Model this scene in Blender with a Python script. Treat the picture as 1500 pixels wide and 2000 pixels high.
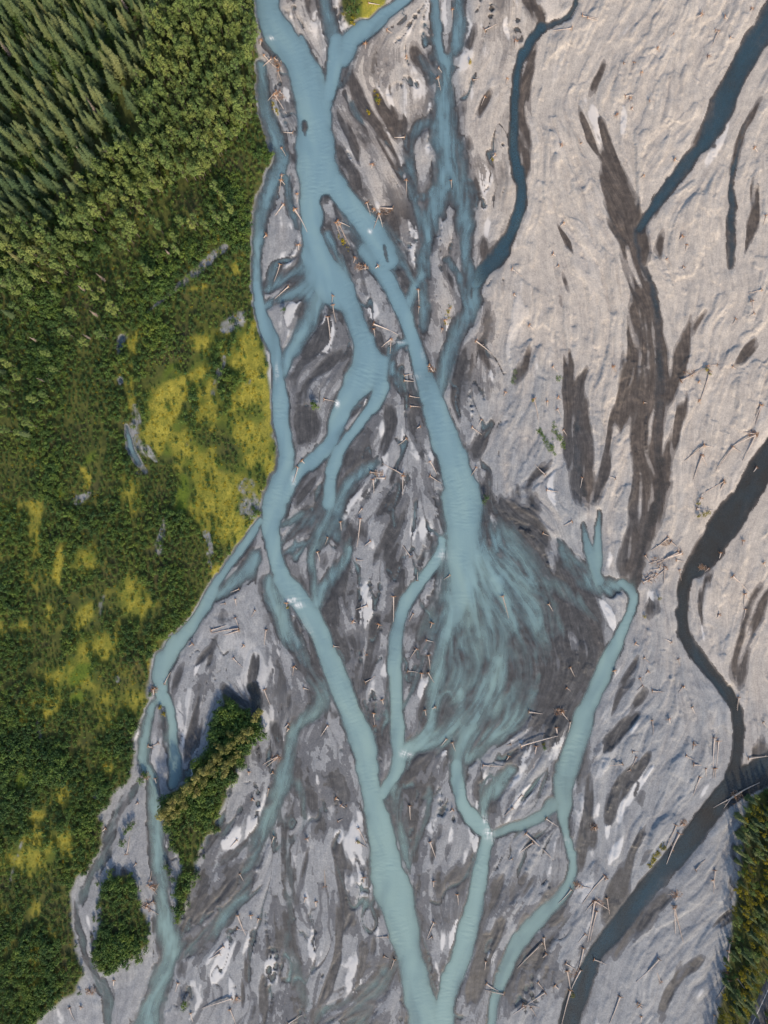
import bpy, math, random
import numpy as np
from mathutils import Vector

random.seed(7)
RNG = np.random.default_rng(11)
R = math.radians
for o in list(bpy.data.objects):
    bpy.data.objects.remove(o, do_unlink=True)
SC = bpy.context.scene
COL = SC.collection

# ------------------------------------------------------------------ camera, sky, sun, exposure
S = 0.216                      # metres of ground per photograph pixel
CAM_H = 300.0
cam_d = bpy.data.cameras.new('camera')
cam = bpy.data.objects.new('camera', cam_d)
COL.objects.link(cam)
cam.location = (0, 0, CAM_H)
cam.rotation_euler = (0, 0, 0)
cam_d.sensor_fit = 'VERTICAL'
cam_d.angle = 2 * math.atan(1000 * S / CAM_H)
cam_d.clip_start = 1.0
cam_d.clip_end = 20000.0
SC.camera = cam

SUN_ELEV, SUN_AZ = R(30), R(166)          # azimuth clockwise from +Y: the sun stands low, below and a little right of the picture
world = bpy.data.worlds.new('World')
SC.world = world
world.use_nodes = True
wn = world.node_tree.nodes
wl = world.node_tree.links
sky = wn.new('ShaderNodeTexSky')
sky.sky_type = 'NISHITA'
sky.sun_disc = False
sky.sun_elevation = SUN_ELEV
sky.sun_rotation = SUN_AZ
sky.air_density = 1.0
sky.dust_density = 1.5
bg = wn['Background']
bg.inputs['Strength'].default_value = 0.15
wl.new(sky.outputs['Color'], bg.inputs['Color'])
sun_d = bpy.data.lights.new('sun', 'SUN')
sun_d.energy = 3.4
sun_d.angle = R(2.5)
sun_d.color = (1.0, 0.83, 0.63)
sun = bpy.data.objects.new('sun', sun_d)
COL.objects.link(sun)
sdir = Vector((math.sin(SUN_AZ) * math.cos(SUN_ELEV), math.cos(SUN_AZ) * math.cos(SUN_ELEV), math.sin(SUN_ELEV)))
sun.rotation_euler = (-sdir).to_track_quat('-Z', 'Y').to_euler()
sun.location = sdir * 400
vs = SC.view_settings
vs.view_transform = 'Standard'
vs.look = 'None'
vs.gamma = 1.0
vs.use_curve_mapping = False
vs.exposure = 0.42

# ------------------------------------------------------------------ traced plan of the valley floor
# coordinates are read off the photograph in 500 px tiles enlarged three times; they become ground metres
TILE = {'A': (0, 0), 'B': (500, 0), 'C': (1000, 0), 'D': (0, 500), 'E': (500, 500), 'F': (1000, 500),
        'G': (0, 1000), 'H': (500, 1000), 'I': (1000, 1000), 'J': (0, 1500), 'K': (500, 1500), 'L': (1000, 1500)}


def tp(tile, x, y):
    ox, oy = TILE[tile]
    return ox + x / 3.0, oy + y / 3.0


# tile, kind (t turbid water, c clear water, m damp dark silt, s pale sand, i islet, b bare strip in the scrub, d dark gap), strength, taper (s start, e end), points x,y,width
LINES = """
B t 1.0 - 70,-120,140 70,-30,140 75,100,150 140,220,165 235,340,165 305,480,165 335,600,195 343,720,200 350,850,215 362,980,250 378,1080,250
B t 1.0 - 378,1060,250 322,1180,140 322,1330,122 338,1430,125 372,1510,170 385,1590,220 440,1665,210 500,1730,165 560,1810,115 600,1920,98 632,2020,120 652,2110,165 640,2190,172 585,2265,150 530,2340,110 490,2430,88 455,2540,85 410,2630,85 330,2710,80 250,2770,66 190,2850,72 150,2920,80
E t .95 - 725,620,90 728,700,90 718,780,72 690,880,68 610,985,52 540,1070,50 480,1160,60 447,1250,68 435,1350,65 425,1450,72
B t 1.0 - 440,1080,170 525,1170,105 605,1270,120 675,1370,140 745,1460,150 770,1520,140
B t .35 - 520,1230,120 590,1310,110 700,1420,180 790,1500,140
E t 1.0 x 680,-20,120 700,40,110 765,140,100 830,250,95 872,350,84 902,450,82 932,540,80 962,640,90 988,730,95 1020,820,108 1052,900,128 1078,1000,145 1110,1100,168 1150,1200,180 1182,1300,182 1210,1400,200 1225,1500,240 1215,1570,225 1212,1660,195 1212,1750,160 1205,1860,115 1190,1960,60
B t .7 - 25,380,36 35,520,40 50,640,48 90,740,58 130,830,66 150,920,58 130,1010,58 90,1090,56 60,1180,56 30,1280,50 8,1400,40 5,1500,36 5,1600,40 10,1700,45
E t 1.0 - 5,160,44 12,230,50 25,300,60 50,400,74 92,500,80 122,590,58 126,680,56 130,760,66 140,860,95 150,960,95 160,1060,96 170,1160,98 165,1240,104 148,1320,112 110,1420,124 102,1500,122 92,1600,100 100,1700,96 128,1820,94 165,1900,100 215,1980,120 280,2050,120 330,2130,110 362,2200,112 402,2300,108 440,2400,116 482,2500,128 522,2600,132 562,2700,132 602,2800,132 640,2900,130 660,3000,118
K t 1.0 - 640,0,115 655,60,112 682,150,122 702,250,130 722,350,148 745,450,158 765,550,176 790,650,195 815,750,196 840,850,186 862,950,176 886,1050,168 910,1150,160 932,1250,162 957,1350,170 982,1450,172 1000,1600,200
H t .6 e 60,420,60 110,520,80 165,660,85 215,770,75 270,870,60 300,960,45 330,1030,40
B t .8 - 1040,-100,48 1045,0,48 1055,100,50 1070,230,66 1092,340,62 1120,385,30
B t .6 - 1188,-100,50 1188,30,52 1190,150,58 1168,280,54 1132,370,32 1115,450,38 1112,560,66 1112,650,92 1116,760,104 1122,870,110 1132,960,112 1112,1060,112 1072,1150,78 1040,1250,78 1010,1350,82 985,1450,66 980,1530,58 985,1620,58
B t .28 - 1060,330,80 1080,400,60 1090,500,50 1075,600,50 1085,700,40
E t .7 - 985,110,50 930,185,38 898,260,42 880,330,40
E t .45 e 988,150,45 985,300,42 985,420,42 975,480,25
B t .45 - 1150,1000,90 1185,1080,90 1212,1180,82 1222,1290,62 1228,1420,56 1236,1530,42 1250,1600,44 1276,1680,50 1276,1780,58 1240,1860,66 1180,1950,62 1140,2050,62 1110,2140,60 1086,2230,50 1075,2320,46
B t .3 - 1230,1130,80 1250,1220,60 1240,1330,60
B t .35 - 1050,740,34 960,745,46 905,810,52 888,900,52 890,970,52 915,1060,50 920,1150,44 940,1200,38 960,1300,44 975,1400,46 985,1480,48
B t .5 - 940,1180,20 975,1145,22 1020,1145,22 1045,1100,20
E t .35 - 640,0,60 740,60,60 790,130,30 ; E t .5 - 790,-20,30 805,60,34 815,130,28
E t .35 - 860,40,30 900,90,36 925,150,26
E t .6 - 1110,20,26 1165,70,30 1195,140,36 1220,220,34 1250,300,40
B t .9 - 960,-90,66 880,-10,62 820,40,66 720,112,80 620,192,92 545,250,96 512,340,80
B t .3 - 520,320,70 505,420,60 495,490,36
B t .4 - 395,-80,46 402,20,50 425,120,60 452,220,64
B t 1.0 - 470,240,60 462,300,74 455,390,72 440,480,68 415,570,64
B t .8 s 262,220,20 290,290,44 300,360,60
B t .22 se 520,540,22 560,620,30 610,700,34 640,770,36 650,860,30
B t .25 - 960,340,40 1000,410,55 1040,480,60
H t .9 - 1078,150,24 1078,230,44 1045,300,56 990,375,58 935,450,64 880,540,74 846,620,84 822,720,84 816,820,88 815,920,82 820,1020,64 822,1120,60 826,1220,68 832,1320,74 840,1420,74 832,1500,82 810,1540,84 775,1600,66 742,1660,54
K t .35 - 830,120,60 830,220,70 850,330,50 870,440,46 890,560,30 900,620,16
K t .3 - 1010,120,30 1000,280,32 960,400,28 925,490,24 900,590,18
H t .85 e 1212,220,190 1211,360,150 1198,500,110 1170,620,76 1125,740,50 1090,850,40
H t .7 e 1230,240,150 1260,380,90 1275,520,60 1290,660,40 ; H t .7 e 1290,200,120 1390,360,80 1460,520,60 1520,680,46
H t .36 e 1240,260,300 1320,560,440 1360,820,430 1330,1050,330 1280,1200,200
H t .5 e 1260,260,60 1330,450,44 1370,650,34 1385,850,26 ; H t .5 e 1300,240,70 1420,430,54 1500,620,42 1560,820,32 1590,980,24 ; H t .45 e 1340,220,60 1480,380,50 1600,560,44 1700,760,36 1740,940,24
H t .4 e 1380,180,60 1550,320,50 1700,500,40 1800,700,30 1830,850,20 ; H t .4 e 1250,400,50 1280,600,36 1330,760,28 1370,900,20 ; H t .45 e 1200,500,60 1160,700,40 1150,860,30 1180,1000,24
H t .4 e 1220,560,40 1200,760,30 1230,900,26 1250,1060,20 ; H t .35 e 1500,600,40 1520,800,30 1500,960,24 ; H t .35 e 1600,600,40 1640,820,30 1620,1000,24 ; H t .3 s 1450,900,24 1500,1050,30 1480,1200,40
H t .68 - 1212,250,170 1210,400,145 1188,550,140 1140,650,124 1090,780,100 1062,900,84 1062,1000,66 1040,1100,46 1030,1200,48 1000,1300,36 930,1375,46 870,1400,50
H t .38 e 1215,480,120 1225,650,95 1255,770,60 1290,890,40
H t .42 - 1290,180,160 1390,380,110 1440,520,90 1480,640,60 1500,720,40
H t .45 e 1400,160,170 1520,340,180 1600,460,140 1655,600,115 1690,740,115 1710,850,100 1700,970,60
H t .3 - 1350,450,50 1380,650,54 1395,800,60 1400,920,70
H t .75 s 1262,1170,80 1224,1300,76 1194,1400,60 1177,1490,60 1186,1590,64
H t .6 - 1400,860,40 1415,960,80 1370,1060,150 1300,1170,160 1232,1300,100 1192,1400,58 1176,1490,58 1190,1540,62
K t .95 - 1178,-30,60 1186,90,66 1210,200,72 1260,290,76 1320,352,80 1362,420,56 1342,510,70 1312,600,86 1298,700,96 1282,800,97 1258,900,102 1232,1000,112 1202,1100,120 1168,1200,122 1132,1300,122 1102,1400,112 1085,1600,120
H t .5 - 1520,1220,60 1420,1290,80 1310,1350,90 1240,1430,60
I t .62 s 152,930,22 120,1080,50 60,1180,68 -20,1250,80 -90,1310,80
H t .66 - 1200,1060,40 1190,1200,60 1120,1285,70 1000,1355,66 880,1400,60 850,1440,50
H t .3 - 965,850,22 950,950,22 910,1050,22 860,1145,18
H t .2 se 1100,580,90 1000,680,90 880,790,60
H t .32 - 1150,760,140 1180,950,170 1200,1090,130 ; H t .2 e 1300,700,80 1330,850,60
I t .5 s 270,160,24 310,235,44 360,310,58 440,380,74 540,450,70 620,440,50
I t .8 s 425,70,8 436,150,36 458,240,56 485,320,70 510,400,60
I t .8 s 514,0,6 508,110,30 500,230,46 496,330,60
I t .86 - 640,420,40 690,460,46 706,510,44 690,590,48 650,690,54 600,790,76 552,890,86 510,1000,98 460,1120,112 420,1220,122 385,1320,120 352,1420,130 330,1510,142
L t .8 - 325,0,142 318,80,122 300,160,106 308,250,68 310,350,48 330,440,42 355,520,46 358,600,44 320,690,58 265,770,78 180,860,86 100,940,86 30,1030,78 -30,1150,74 -80,1300,64 -110,1400,58 -140,1600,54
L t .75 - 240,210,80 150,290,58 50,338,58 -30,360,50 -100,385,50
I t .25 e 190,420,60 400,520,60 520,640,50 585,730,50
K t .55 - 1350,290,16 1345,200,40 1380,130,60 1440,90,60 1490,20,50
G t .85 - 1520,60,30 1480,120,36 1420,210,42 1330,320,42 1272,400,46 1232,480,58 1190,580,70 1120,680,80 1022,790,90 962,870,100 930,960,92 950,1040,52 950,1110,46 1000,1160,46 1012,1250,46 1014,1350,48 1020,1440,60 1025,1540,80 1015,1600,60
G t .5 - 1500,260,60 1440,350,66 1370,420,66 1280,490,50
G t .7 - 950,1100,30 890,1150,36 862,1250,38 850,1350,40 840,1450,42 850,1520,34 900,1570,34 906,1650,40 896,1730,46 914,1830,54 920,1950,54 926,2050,54 936,2150,50 950,2250,50 962,2350,60 982,2450,76 992,2530,72 980,2600,66 960,2700,76 922,2810,92 890,2900,100 850,3060,115
J t .22 - 800,120,40 760,180,52 700,270,60 640,400,56 620,500,56 572,580,46 530,650,46 490,740,40 450,840,46 460,940,30 490,1030,30 510,1130,30 560,1230,40 590,1300,44 640,1370,54 650,1520,50
H t .45 - 370,1020,50 390,1090,90 340,1180,70 265,1240,50 212,1300,50 192,1400,58 180,1500,66 160,1560,76 130,1670,86 80,1780,76 30,1890,66 -10,2010,60 -60,2140,56 -100,2270,50 -170,2370,56 -270,2460,58 -370,2550,58 -470,2590,70
J t .16 - 1500,400,60 1380,500,48 1260,570,40
H t .22 se 290,870,60 350,980,70 385,1120,110 440,1180,80
E t .7 - 340,240,70 342,310,66 295,420,58 230,530,62 180,620,56 148,690,40
E t .5 - 300,40,110 220,100,56 130,160,40 70,200,30
E t .5 - 320,170,110 200,225,56 100,280,36 60,300,30
E t .3 - 130,60,40 90,120,40 70,200,30
B t .5 - 420,1380,34 450,1440,36 490,1530,36 520,1620,44 545,1700,44
B t .4 - 175,1040,34 200,1150,34 215,1250,36 240,1330,30
E t .6 - 890,505,24 835,520,30 800,560,32 780,620,36 800,690,30
E t .2 se 770,660,80 850,740,90 920,820,70 950,890,40
E t .5 s 720,1215,40 660,1240,56 600,1285,60 545,1340,60 505,1410,56 475,1480,50
H t .4 - 430,-20,90 420,60,120 390,130,100 345,200,60 315,270,34 330,350,30 345,440,30 346,530,30
H t .6 s 560,160,20 530,220,30 510,300,40 455,360,56 395,450,58 360,540,44
H t .4 - 280,185,24 210,210,30 150,245,28 ; H t .3 - 320,50,60 230,110,46 150,180,34 ; H t .3 - 260,20,40 160,80,34
H t .3 - 460,130,50 500,180,30 520,230,24
K t .16 - 200,150,50 185,300,50 160,480,60 190,650,66 215,750,56 195,900,56 195,1050,74 230,1200,78 285,1330,74 340,1470,60
K t .35 s 800,1120,40 745,1240,74 665,1340,96 600,1460,96 580,1560,90
K t .2 - 660,1330,60 520,1370,40 400,1420,46 340,1460,50
K t .25 - 210,90,60 250,110,40 275,180,36 290,290,30 ; K t .15 - 290,300,30 240,400,30 190,450,30
F c .9 - 1600,1050,170 1500,1180,170 1400,1340,165 1310,1500,155 1230,1600,175 1150,1720,155 1080,1830,130 1020,1890,60 1000,1990,54 1000,2110,58 1015,2220,70 1072,2330,76 1150,2420,64 1212,2500,58 1270,2580,56 1318,2660,56 1330,2780,58 1325,2900,64 1308,3000,76 1290,3060,100
L c 1.0 - 1600,-40,170 1480,0,160 1390,70,150 1280,120,130 1240,170,140 1150,270,118 1050,400,126 950,530,136 835,660,128 752,770,124 662,880,112 580,980,105 500,1080,98 432,1200,98 392,1330,106 342,1450,108 290,1620,108
C c .7 - 375,-60,14 368,20,16 330,100,22 260,140,24 205,155,30
C c .9 - 190,155,36 110,235,46 55,340,46 25,450,38 15,600,38 10,750,38 15,900,46 35,1030,56 60,1120,56 40,1230,56 10,1330,50 -30,1420,60 -80,1480,80 -100,1530,90 -170,1590,86 -215,1660,54
C c .8 - 1600,10,150 1520,120,150 1430,240,130 1355,360,130 1295,480,130 1235,620,135 1175,750,125 1130,840,90 1070,900,60 1000,980,76 930,1080,82 850,1180,70 790,1270,44 745,1340,36
C c .5 - 735,1340,36 728,1420,36 745,1500,40 780,1600,36 825,1700,40 845,1820,50 858,1950,54 866,2100,70 868,2250,80 862,2400,66 860,2550,50 862,2700,56 868,2880,76 850,2990,90 800,3100,96 755,3250,100 725,3380,70 705,3440,50
C c .6 s 1440,570,22 1400,700,14 1330,850,18 1300,1000,22 1282,1150,34 1290,1300,50 1290,1450,58 1280,1540,56 1275,1570,40
C c .35 e 535,380,20 520,450,24 480,540,24 450,570,20
F c .45 - 385,900,24 390,1000,34 375,1100,40 385,1200,70 400,1300,46 430,1400,30
H c .9 - -30,1030,40 5,1100,60 -5,1180,50
G c .6 - 1450,1130,30 1380,1085,40 1320,1045,20
D t .8 se 738,1000,8 750,1060,20 772,1130,26 805,1195,34 850,1258,26 ; D t .7 se 716,480,10 708,520,24 698,570,12 ; D t .6 se 705,720,10 702,750,14
G d 1 - -20,1070,24 60,990,22 150,950,20 260,870,18 ; G d 1 - 330,770,24 350,700,20 400,600,22 440,530,20 500,460,16 570,400,12
G t .2 - 950,1190,60 975,1300,66 990,1390,40
C m .9 - 60,-40,40 120,40,60 160,100,70 190,150,40
C m .85 - 110,290,40 100,420,50 75,560,60 65,680,70 65,820,66 75,950,60 80,1060,40
C m .8 - 100,600,20 110,690,20 ; C m .9 - 525,370,22 500,470,36 460,540,36 ; C m .8 - 430,480,14 385,500,12
C m .9 s 360,600,18 420,730,26 470,840,36 500,900,36
C m 1 s 500,665,14 530,760,50 560,850,66 580,950,76 600,1060,130 640,1200,160 680,1340,130 720,1450,150 725,1500,150
C m .9 - 1100,800,60 1150,840,80 1200,840,50 ; C m .8 - 1060,910,70 950,1060,40 850,1200,50 770,1310,50
C m .8 - 880,1370,24 850,1450,50 820,1520,50
C m .7 s 510,1270,24 560,1340,50 620,1400,60
C m .9 - 270,1340,16 320,1410,36 355,1470,44
C m 1 - 1440,570,30 1400,700,18 1330,840,24 1300,960,34 1265,1140,34
C m .9 s 1410,1040,16 1405,1150,30 1425,1260,44 1400,1370,40 1370,1450,34
F m .7 - 640,-20,30 680,80,50 720,220,60 770,310,70
F m 1 - 740,-10,60 760,80,60 790,180,60 815,260,60
F m .72 - 760,280,150 750,420,150 745,600,160 735,760,170 745,900,200 770,1050,180 790,1200,140 790,1350,170 790,1500,200 740,1640,150 690,1780,120 650,1860,90
F m .9 - 690,100,30 720,240,40 760,300,40
F m 1 - 830,300,50 880,600,50 890,800,60 860,1000,60 840,1200,60 850,1400,80
F m .9 - 680,640,22 650,800,40 630,940,60 640,1010,40 ; F m .9 - 585,930,34 570,1060,40 550,1200,44 525,1330,60 500,1450,60
F m .9 - 735,1280,40 720,1400,60 700,1510,60
F m .9 s 1045,320,14 1030,450,40 995,580,64 960,690,80 920,800,60 905,860,40 ; F m .6 e 1040,440,50 1110,360,40 1180,290,30
F m .9 s 1000,810,18 1005,920,50 950,1060,50 920,1180,50 890,1280,40
F m .9 se 295,80,16 320,170,30 325,220,20 ; F m .9 se 275,200,16 285,270,30 290,335,34
F m .9 s 290,550,20 320,640,34 330,760,50 340,850,70 330,980,50 325,1120,50 330,1210,60
F m .9 - 335,570,20 345,660,24 355,740,30 ; F m .9 - 435,680,40 400,760,44 370,830,60 400,930,80 420,1050,90 430,1180,80 440,1260,50
F m .6 - 400,1250,120 420,1350,130 450,1470,120
F m .9 s 95,510,20 80,590,46 50,680,60 10,740,50 ; F m .9 - 1410,530,50 1350,590,50 1290,640,26
F m .8 - -10,1380,40 80,1330,40 170,1260,40 240,1220,40 ; F m .9 - 0,1420,50 80,1390,40 150,1440,50 100,1500,50
I m .7 - 1490,440,110 1400,640,90 1345,780,70 1330,900,90 1325,1020,90
I m .9 - 1480,1320,40 1430,1400,60 1480,1470,130
I m .9 - 710,890,24 690,960,50 640,1060,50 590,1170,34 ; I m .9 - 720,1200,30 650,1260,60 580,1330,80 530,1400,60
I m .8 - 780,1060,40 720,1130,50 690,1170,20 ; I m .9 - 790,1430,40 740,1500,60
I m .9 - 1145,350,14 1150,410,20 1110,470,24 1095,560,26 1110,650,20 ; I m .8 - 760,560,60 840,560,60 800,500,60
I m 1.2 - 50,60,200 100,200,160 230,320,200 330,440,180 430,600,160 470,760,140 480,860,100 430,960,120 ; I m .8 - -40,20,120 60,30,120 190,80,90
I m 1.3 - 120,300,220 280,560,240 330,760,300 330,900,300 290,1040,220 200,1150,120
I m .9 - 1060,250,60 1080,330,60 1110,200,80 1160,120,60
L m .9 s 890,265,30 810,330,34 740,420,40 690,520,46 660,620,70 620,720,90 580,830,90 555,940,50
L m 1 - 780,0,34 660,75,80 600,170,80 575,260,60 560,330,40
L m .9 - 740,100,30 735,160,44 770,200,40 ; L m .9 - 470,340,30 475,420,70 490,460,40
L m .8 - 450,60,46 445,200,44 430,350,60 410,480,70 410,600,60
L m .8 - 1290,840,40 1240,880,50 1190,920,40 ; L m .7 - 1110,1130,50 980,1220,50 910,1320,46 880,1420,50 860,1520,50
L m .8 - 1285,460,30 1305,530,40 ; L m .7 - 970,1120,26 980,1200,24 ; L m .8 - 820,490,20 740,550,30
L m .9 - 1275,620,24 1280,740,30 ; L m .7 - 20,1310,20 0,1420,40 ; L m .7 - 80,640,70 30,680,60 ; L m .8 - 130,640,40 60,740,50 -20,790,40
L m .8 - 200,750,40 215,725,30 ; L m .5 - 900,760,100 760,900,90 640,1030,80 540,1130,70
B m .85 - 550,440,50 575,510,60 620,590,60 640,660,50 700,740,60 750,840,50 800,940,50 850,1030,40 880,1090,30
B m .85 - 720,590,60 770,640,100 830,740,110 850,780,70 ; B m .8 - 770,550,50 830,490,30
B m .75 - 930,310,50 970,370,90 1030,460,60 ; B m .7 - 760,350,30 765,380,30 ; B m .8 - 1280,170,40 1260,240,50 1220,300,30
B m .8 - 490,680,20 520,740,40 580,850,50 600,950,50 ; B m .6 - 600,1000,80 590,1080,90 610,1150,80
B m .65 - 320,-20,100 350,60,100 360,130,80 ; B m .8 - 205,50,20 215,110,24 ; B m .8 - 165,180,50 230,240,50 265,290,40
B m .8 - 1235,600,30 1180,670,50 ; B m .8 - 1350,560,24 1320,640,40 1270,710,30 ; B m .8 - 1240,830,80 1220,890,50
B m .8 - 1240,1060,60 1290,1130,50 1280,1200,40 ; B m .85 - 1420,1440,60 1340,1480,60 1280,1400,50
B m .8 - 740,1240,50 790,1290,80 810,1370,90 850,1430,60 ; B m .6 - 500,850,90 530,950,90 540,1000,60
B m .6 - 150,80,30 190,200,40 ; B m .7 - 400,540,50 400,500,40
E m .8 - 620,180,60 650,215,60 ; E m .5 - 610,60,40 620,120,60
E m .7 - 540,560,60 440,620,70 350,680,90 270,750,90 240,850,110 ; E m .75 - 250,950,140 310,1010,140 250,1080,100
E m .85 - 770,890,40 790,960,50 800,1020,50 760,1110,60 730,1180,70 ; E m .8 - 500,1200,40 560,1180,40 480,1300,24
E m .85 - 280,1290,130 240,1380,120 210,1430,60 ; E m .7 - 640,830,20 560,950,40
E m .8 - 830,1290,40 810,1340,50 840,1430,24 820,1510,40
E m .8 - 1130,110,50 1150,180,40 ; E m .75 - 1200,560,90 1170,680,80 1170,820,50 1180,950,40
E m .8 - 1310,520,30 1350,600,50 1390,700,40 ; E m .9 - 1430,980,30 1470,960,20 ; E m .8 - 1330,1050,40 1290,1120,90 1240,1180,70
E m .8 - 1350,1260,30 1370,1330,40 1330,1400,50 ; E m .9 - 1370,1470,70 1480,1500,90 1580,1540,80
E m .6 - 1050,600,60 1080,620,40 ; E m .7 - 260,300,60 280,350,60
H m .7 - 830,0,80 800,120,70 750,210,70 690,300,60 ; H m .85 - 820,250,90 800,340,90 770,420,60
H m .8 - 710,620,50 690,700,56 685,800,60 660,900,66 630,990,60 590,1060,40
H m .7 - 450,560,60 420,680,100 480,740,120 540,820,100 ; H m .85 - 590,740,60 560,820,90 530,880,40
H m .7 - 1010,560,40 960,620,60 ; H m .8 - 830,540,50 810,640,60 ; H m .6 - 730,1180,140 700,1300,160 690,1420,120
H m .7 - 260,400,90 290,500,70 ; H m .7 - 380,300,80 460,250,60 ; H m .7 - 540,100,110 560,220,60 ; H m .6 - 620,60,60 640,180,60
H m .7 - 300,900,90 320,980,60 ; H m .6 - 900,650,100 960,720,90 ; H m .7 - 960,420,40 930,520,40
H m 1.3 - 1200,480,200 1250,600,280 1270,800,360 1240,1000,380 1120,1180,260 1040,1300,120 ; H m 1.2 - 1500,800,300 1480,950,300 1420,1150,200
H m .7 - 1050,70,50 1045,100,40 ; H m .7 - 960,940,30 890,1000,60
H m .7 - 200,1050,40 190,1150,30 ; H m .8 - 110,1240,50 130,1330,60 150,1380,40
K m .8 - 310,500,14 280,600,24 255,720,18 240,880,20 ; K m .8 - 450,440,50 500,560,60 500,700,36 490,900,44 470,1150,44 420,1300,50 360,1410,40
K m .9 - 560,860,30 520,950,24 ; K m .8 - 150,880,30 150,1030,30 ; K m .8 - 60,1200,36 40,1400,40 50,1500,40
K m .9 - 1420,660,70 1390,760,60 1370,830,50 ; K m .9 - 1370,980,60 1300,1160,70 1280,1300,100 1240,1380,60
K m .8 - 1040,420,40 1050,550,30 ; K m .7 - 900,280,60 940,380,70 940,560,50 ; K m .8 - 690,1080,40 690,1000,40
K m .8 - 980,1120,30 1000,1230,50 1050,1240,50 1110,1120,40 ; K m .8 - 330,1130,40 320,1180,50 ; K m .8 - 380,1250,30
K m .8 - 300,150,60 340,220,60 400,240,40 ; K m .7 - 600,560,80 540,620,70 ; K m .8 - 730,850,40 735,900,30 ; K m .7 - 1080,350,60 1060,400,40
K m .7 - 1450,900,60 1400,1000,60 1380,1080,40 ; K m .7 - 560,250,50 540,330,60 ; K m .6 - 870,60,60 900,150,80 950,60,80
J m .9 - 1440,1040,20 1440,1200,24 1420,1400,34 ; J m .8 - 1190,880,60 1140,900,50 ; J m .8 - 1300,320,50 1250,420,70 1210,480,60
J m .8 - 660,630,40 750,620,40 820,640,30 ; J m .7 - 930,1000,30 940,1100,30 ; J m .7 - 690,1280,30 650,1350,30
J m .6 - 1050,1150,90 1080,1230,50 ; J m .9 - 550,980,24 545,1100,24
G m .8 - 1260,610,40 1390,610,34 ; G m .8 - 1280,750,30 1200,830,30 1140,900,40 ; G m .8 - 1240,850,40 1220,900,40
G m .8 - 1060,900,30 1030,1000,40 1000,1080,30 ; G m .9 - 1500,830,50 1490,960,50 1460,1020,40
G m .7 - 1165,1060,24 1160,1150,34 1150,1250,70 1130,1340,70 1090,1450,60
G m .9 - 1310,1030,30 1380,1080,50 1450,1070,40
G m .6 - 1480,150,110 1380,300,60
F s .9 - 110,480,30 120,560,40 130,650,60 110,760,50 ; F s .7 - 500,320,60 540,360,50 530,430,30 ; F s .6 - 480,520,60 530,580,50
F s .8 - 1380,940,40 1340,960,30 ; F s .7 - 260,1250,70 230,1350,60 240,1450,80 ; F s .6 - 130,1100,40 170,950,40
C s .8 - 80,830,30 70,950,30 ; C s .9 - 1020,560,40 1040,640,40 1000,700,40 ; C s .7 - 450,650,60 500,740,60 530,880,50 ; C s .6 - 1170,1070,40 1180,1130,40
C s .7 - 610,1060,24 650,1180,34 670,1260,20 ; C s .7 - 570,560,30 620,620,30 650,700,40 640,800,50 ; C s .7 - 430,560,50 400,540,40
C s .7 - 640,190,70 690,140,40 ; C s .8 - 1150,920,50 1230,800,50 1300,620,30 ; C s .6 - 760,1120,60 840,1090,40
B s .9 - 1380,1020,60 1320,1080,90 1300,1180,80 ; B s .8 - 1230,580,40 1290,500,40 ; B s .6 - 900,560,200 920,620,220 1010,680,120
B s .8 - 1440,100,80 1490,220,60 ; B s .7 - 1100,1200,60 1100,1260,60 ; B s .7 - 1140,1330,50 1150,1400,60 ; B s .8 - 1300,800,60 1400,780,40 1480,700,30
B s .8 - 150,1280,60 140,1340,50 ; B s .7 - 760,740,40 780,780,40 ; B s .6 - 590,440,60 600,520,40 ; B s .7 - 510,210,30 470,120,20 ; B s .6 - 1110,150,50 1120,60,60
B s .7 - 1300,1300,90 1400,1380,60 ; B s .6 - 900,220,120 960,140,120
E s .8 - 420,420,90 400,520,120 340,600,70 ; E s .7 - 740,980,90 720,1090,90 ; E s .7 - 900,1010,80 860,1120,80
E s .7 - 690,330,120 640,260,80 ; E s .9 - 1350,650,40 1390,730,40 ; E s .7 - 1450,150,60 1380,240,50 ; E s .6 - 130,30,60 170,-20,60
E s .7 - 180,400,80 ; E s .7 - 1150,560,40 1120,400,40 ; E s .6 - 620,880,60 580,960,50
H s .8 - 960,80,160 1000,160,110 ; H s .8 - 660,430,100 590,520,100 ; H s .8 - 760,360,60 840,360,40 ; H s .9 - 900,380,50 920,320,60
H s .9 - 980,1000,80 960,1080,60 ; H s .8 - 580,900,60 600,840,50 ; H s .8 - 700,1000,60 640,1060,40 ; H s .7 - 740,870,60 ; H s .8 - 1000,500,40 960,560,40 ; H s .9 - 1110,430,40 1090,500,40
H s .7 - 1430,90,40 1500,170,40 ; H s .7 - 420,600,30 530,560,30
I s .9 - 330,380,30 400,470,60 500,550,60 590,640,70 590,700,30 ; I s .9 - 580,200,30 560,300,30 550,350,20 ; I s .8 - 40,240,50 140,290,40
I s .8 - 1120,660,40 1140,760,40 ; I s .9 - 770,520,60 860,450,50 ; I s .9 - 260,30,40 300,120,60 340,220,50 ; I s .7 - 600,880,60 600,960,70
I s .8 - 730,1230,40 680,1290,40 ; I s .7 - 90,1350,80 170,1200,90 ; I s .7 - 640,1120,60
L s 1 - 800,0,50 740,80,60 680,160,80 630,240,70 590,330,60 560,380,50 ; L s .8 - 700,400,50 640,460,60 560,540,60 ; L s .7 - 500,200,50 490,300,40
L s .8 - 1110,1300,40 1080,1390,50 ; L s .6 - 200,1120,50 210,1200,40 ; L s .7 - 150,600,80 240,580,60 260,660,60 ; L s .7 - 1140,100,40 1100,180,40 ; L s .6 - 380,260,40 380,380,40
L s .7 - 1060,1230,30 1000,1290,40 ; L s .6 - 650,1450,50 ; L s .6 - 730,1200,40 690,1300,40
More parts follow.
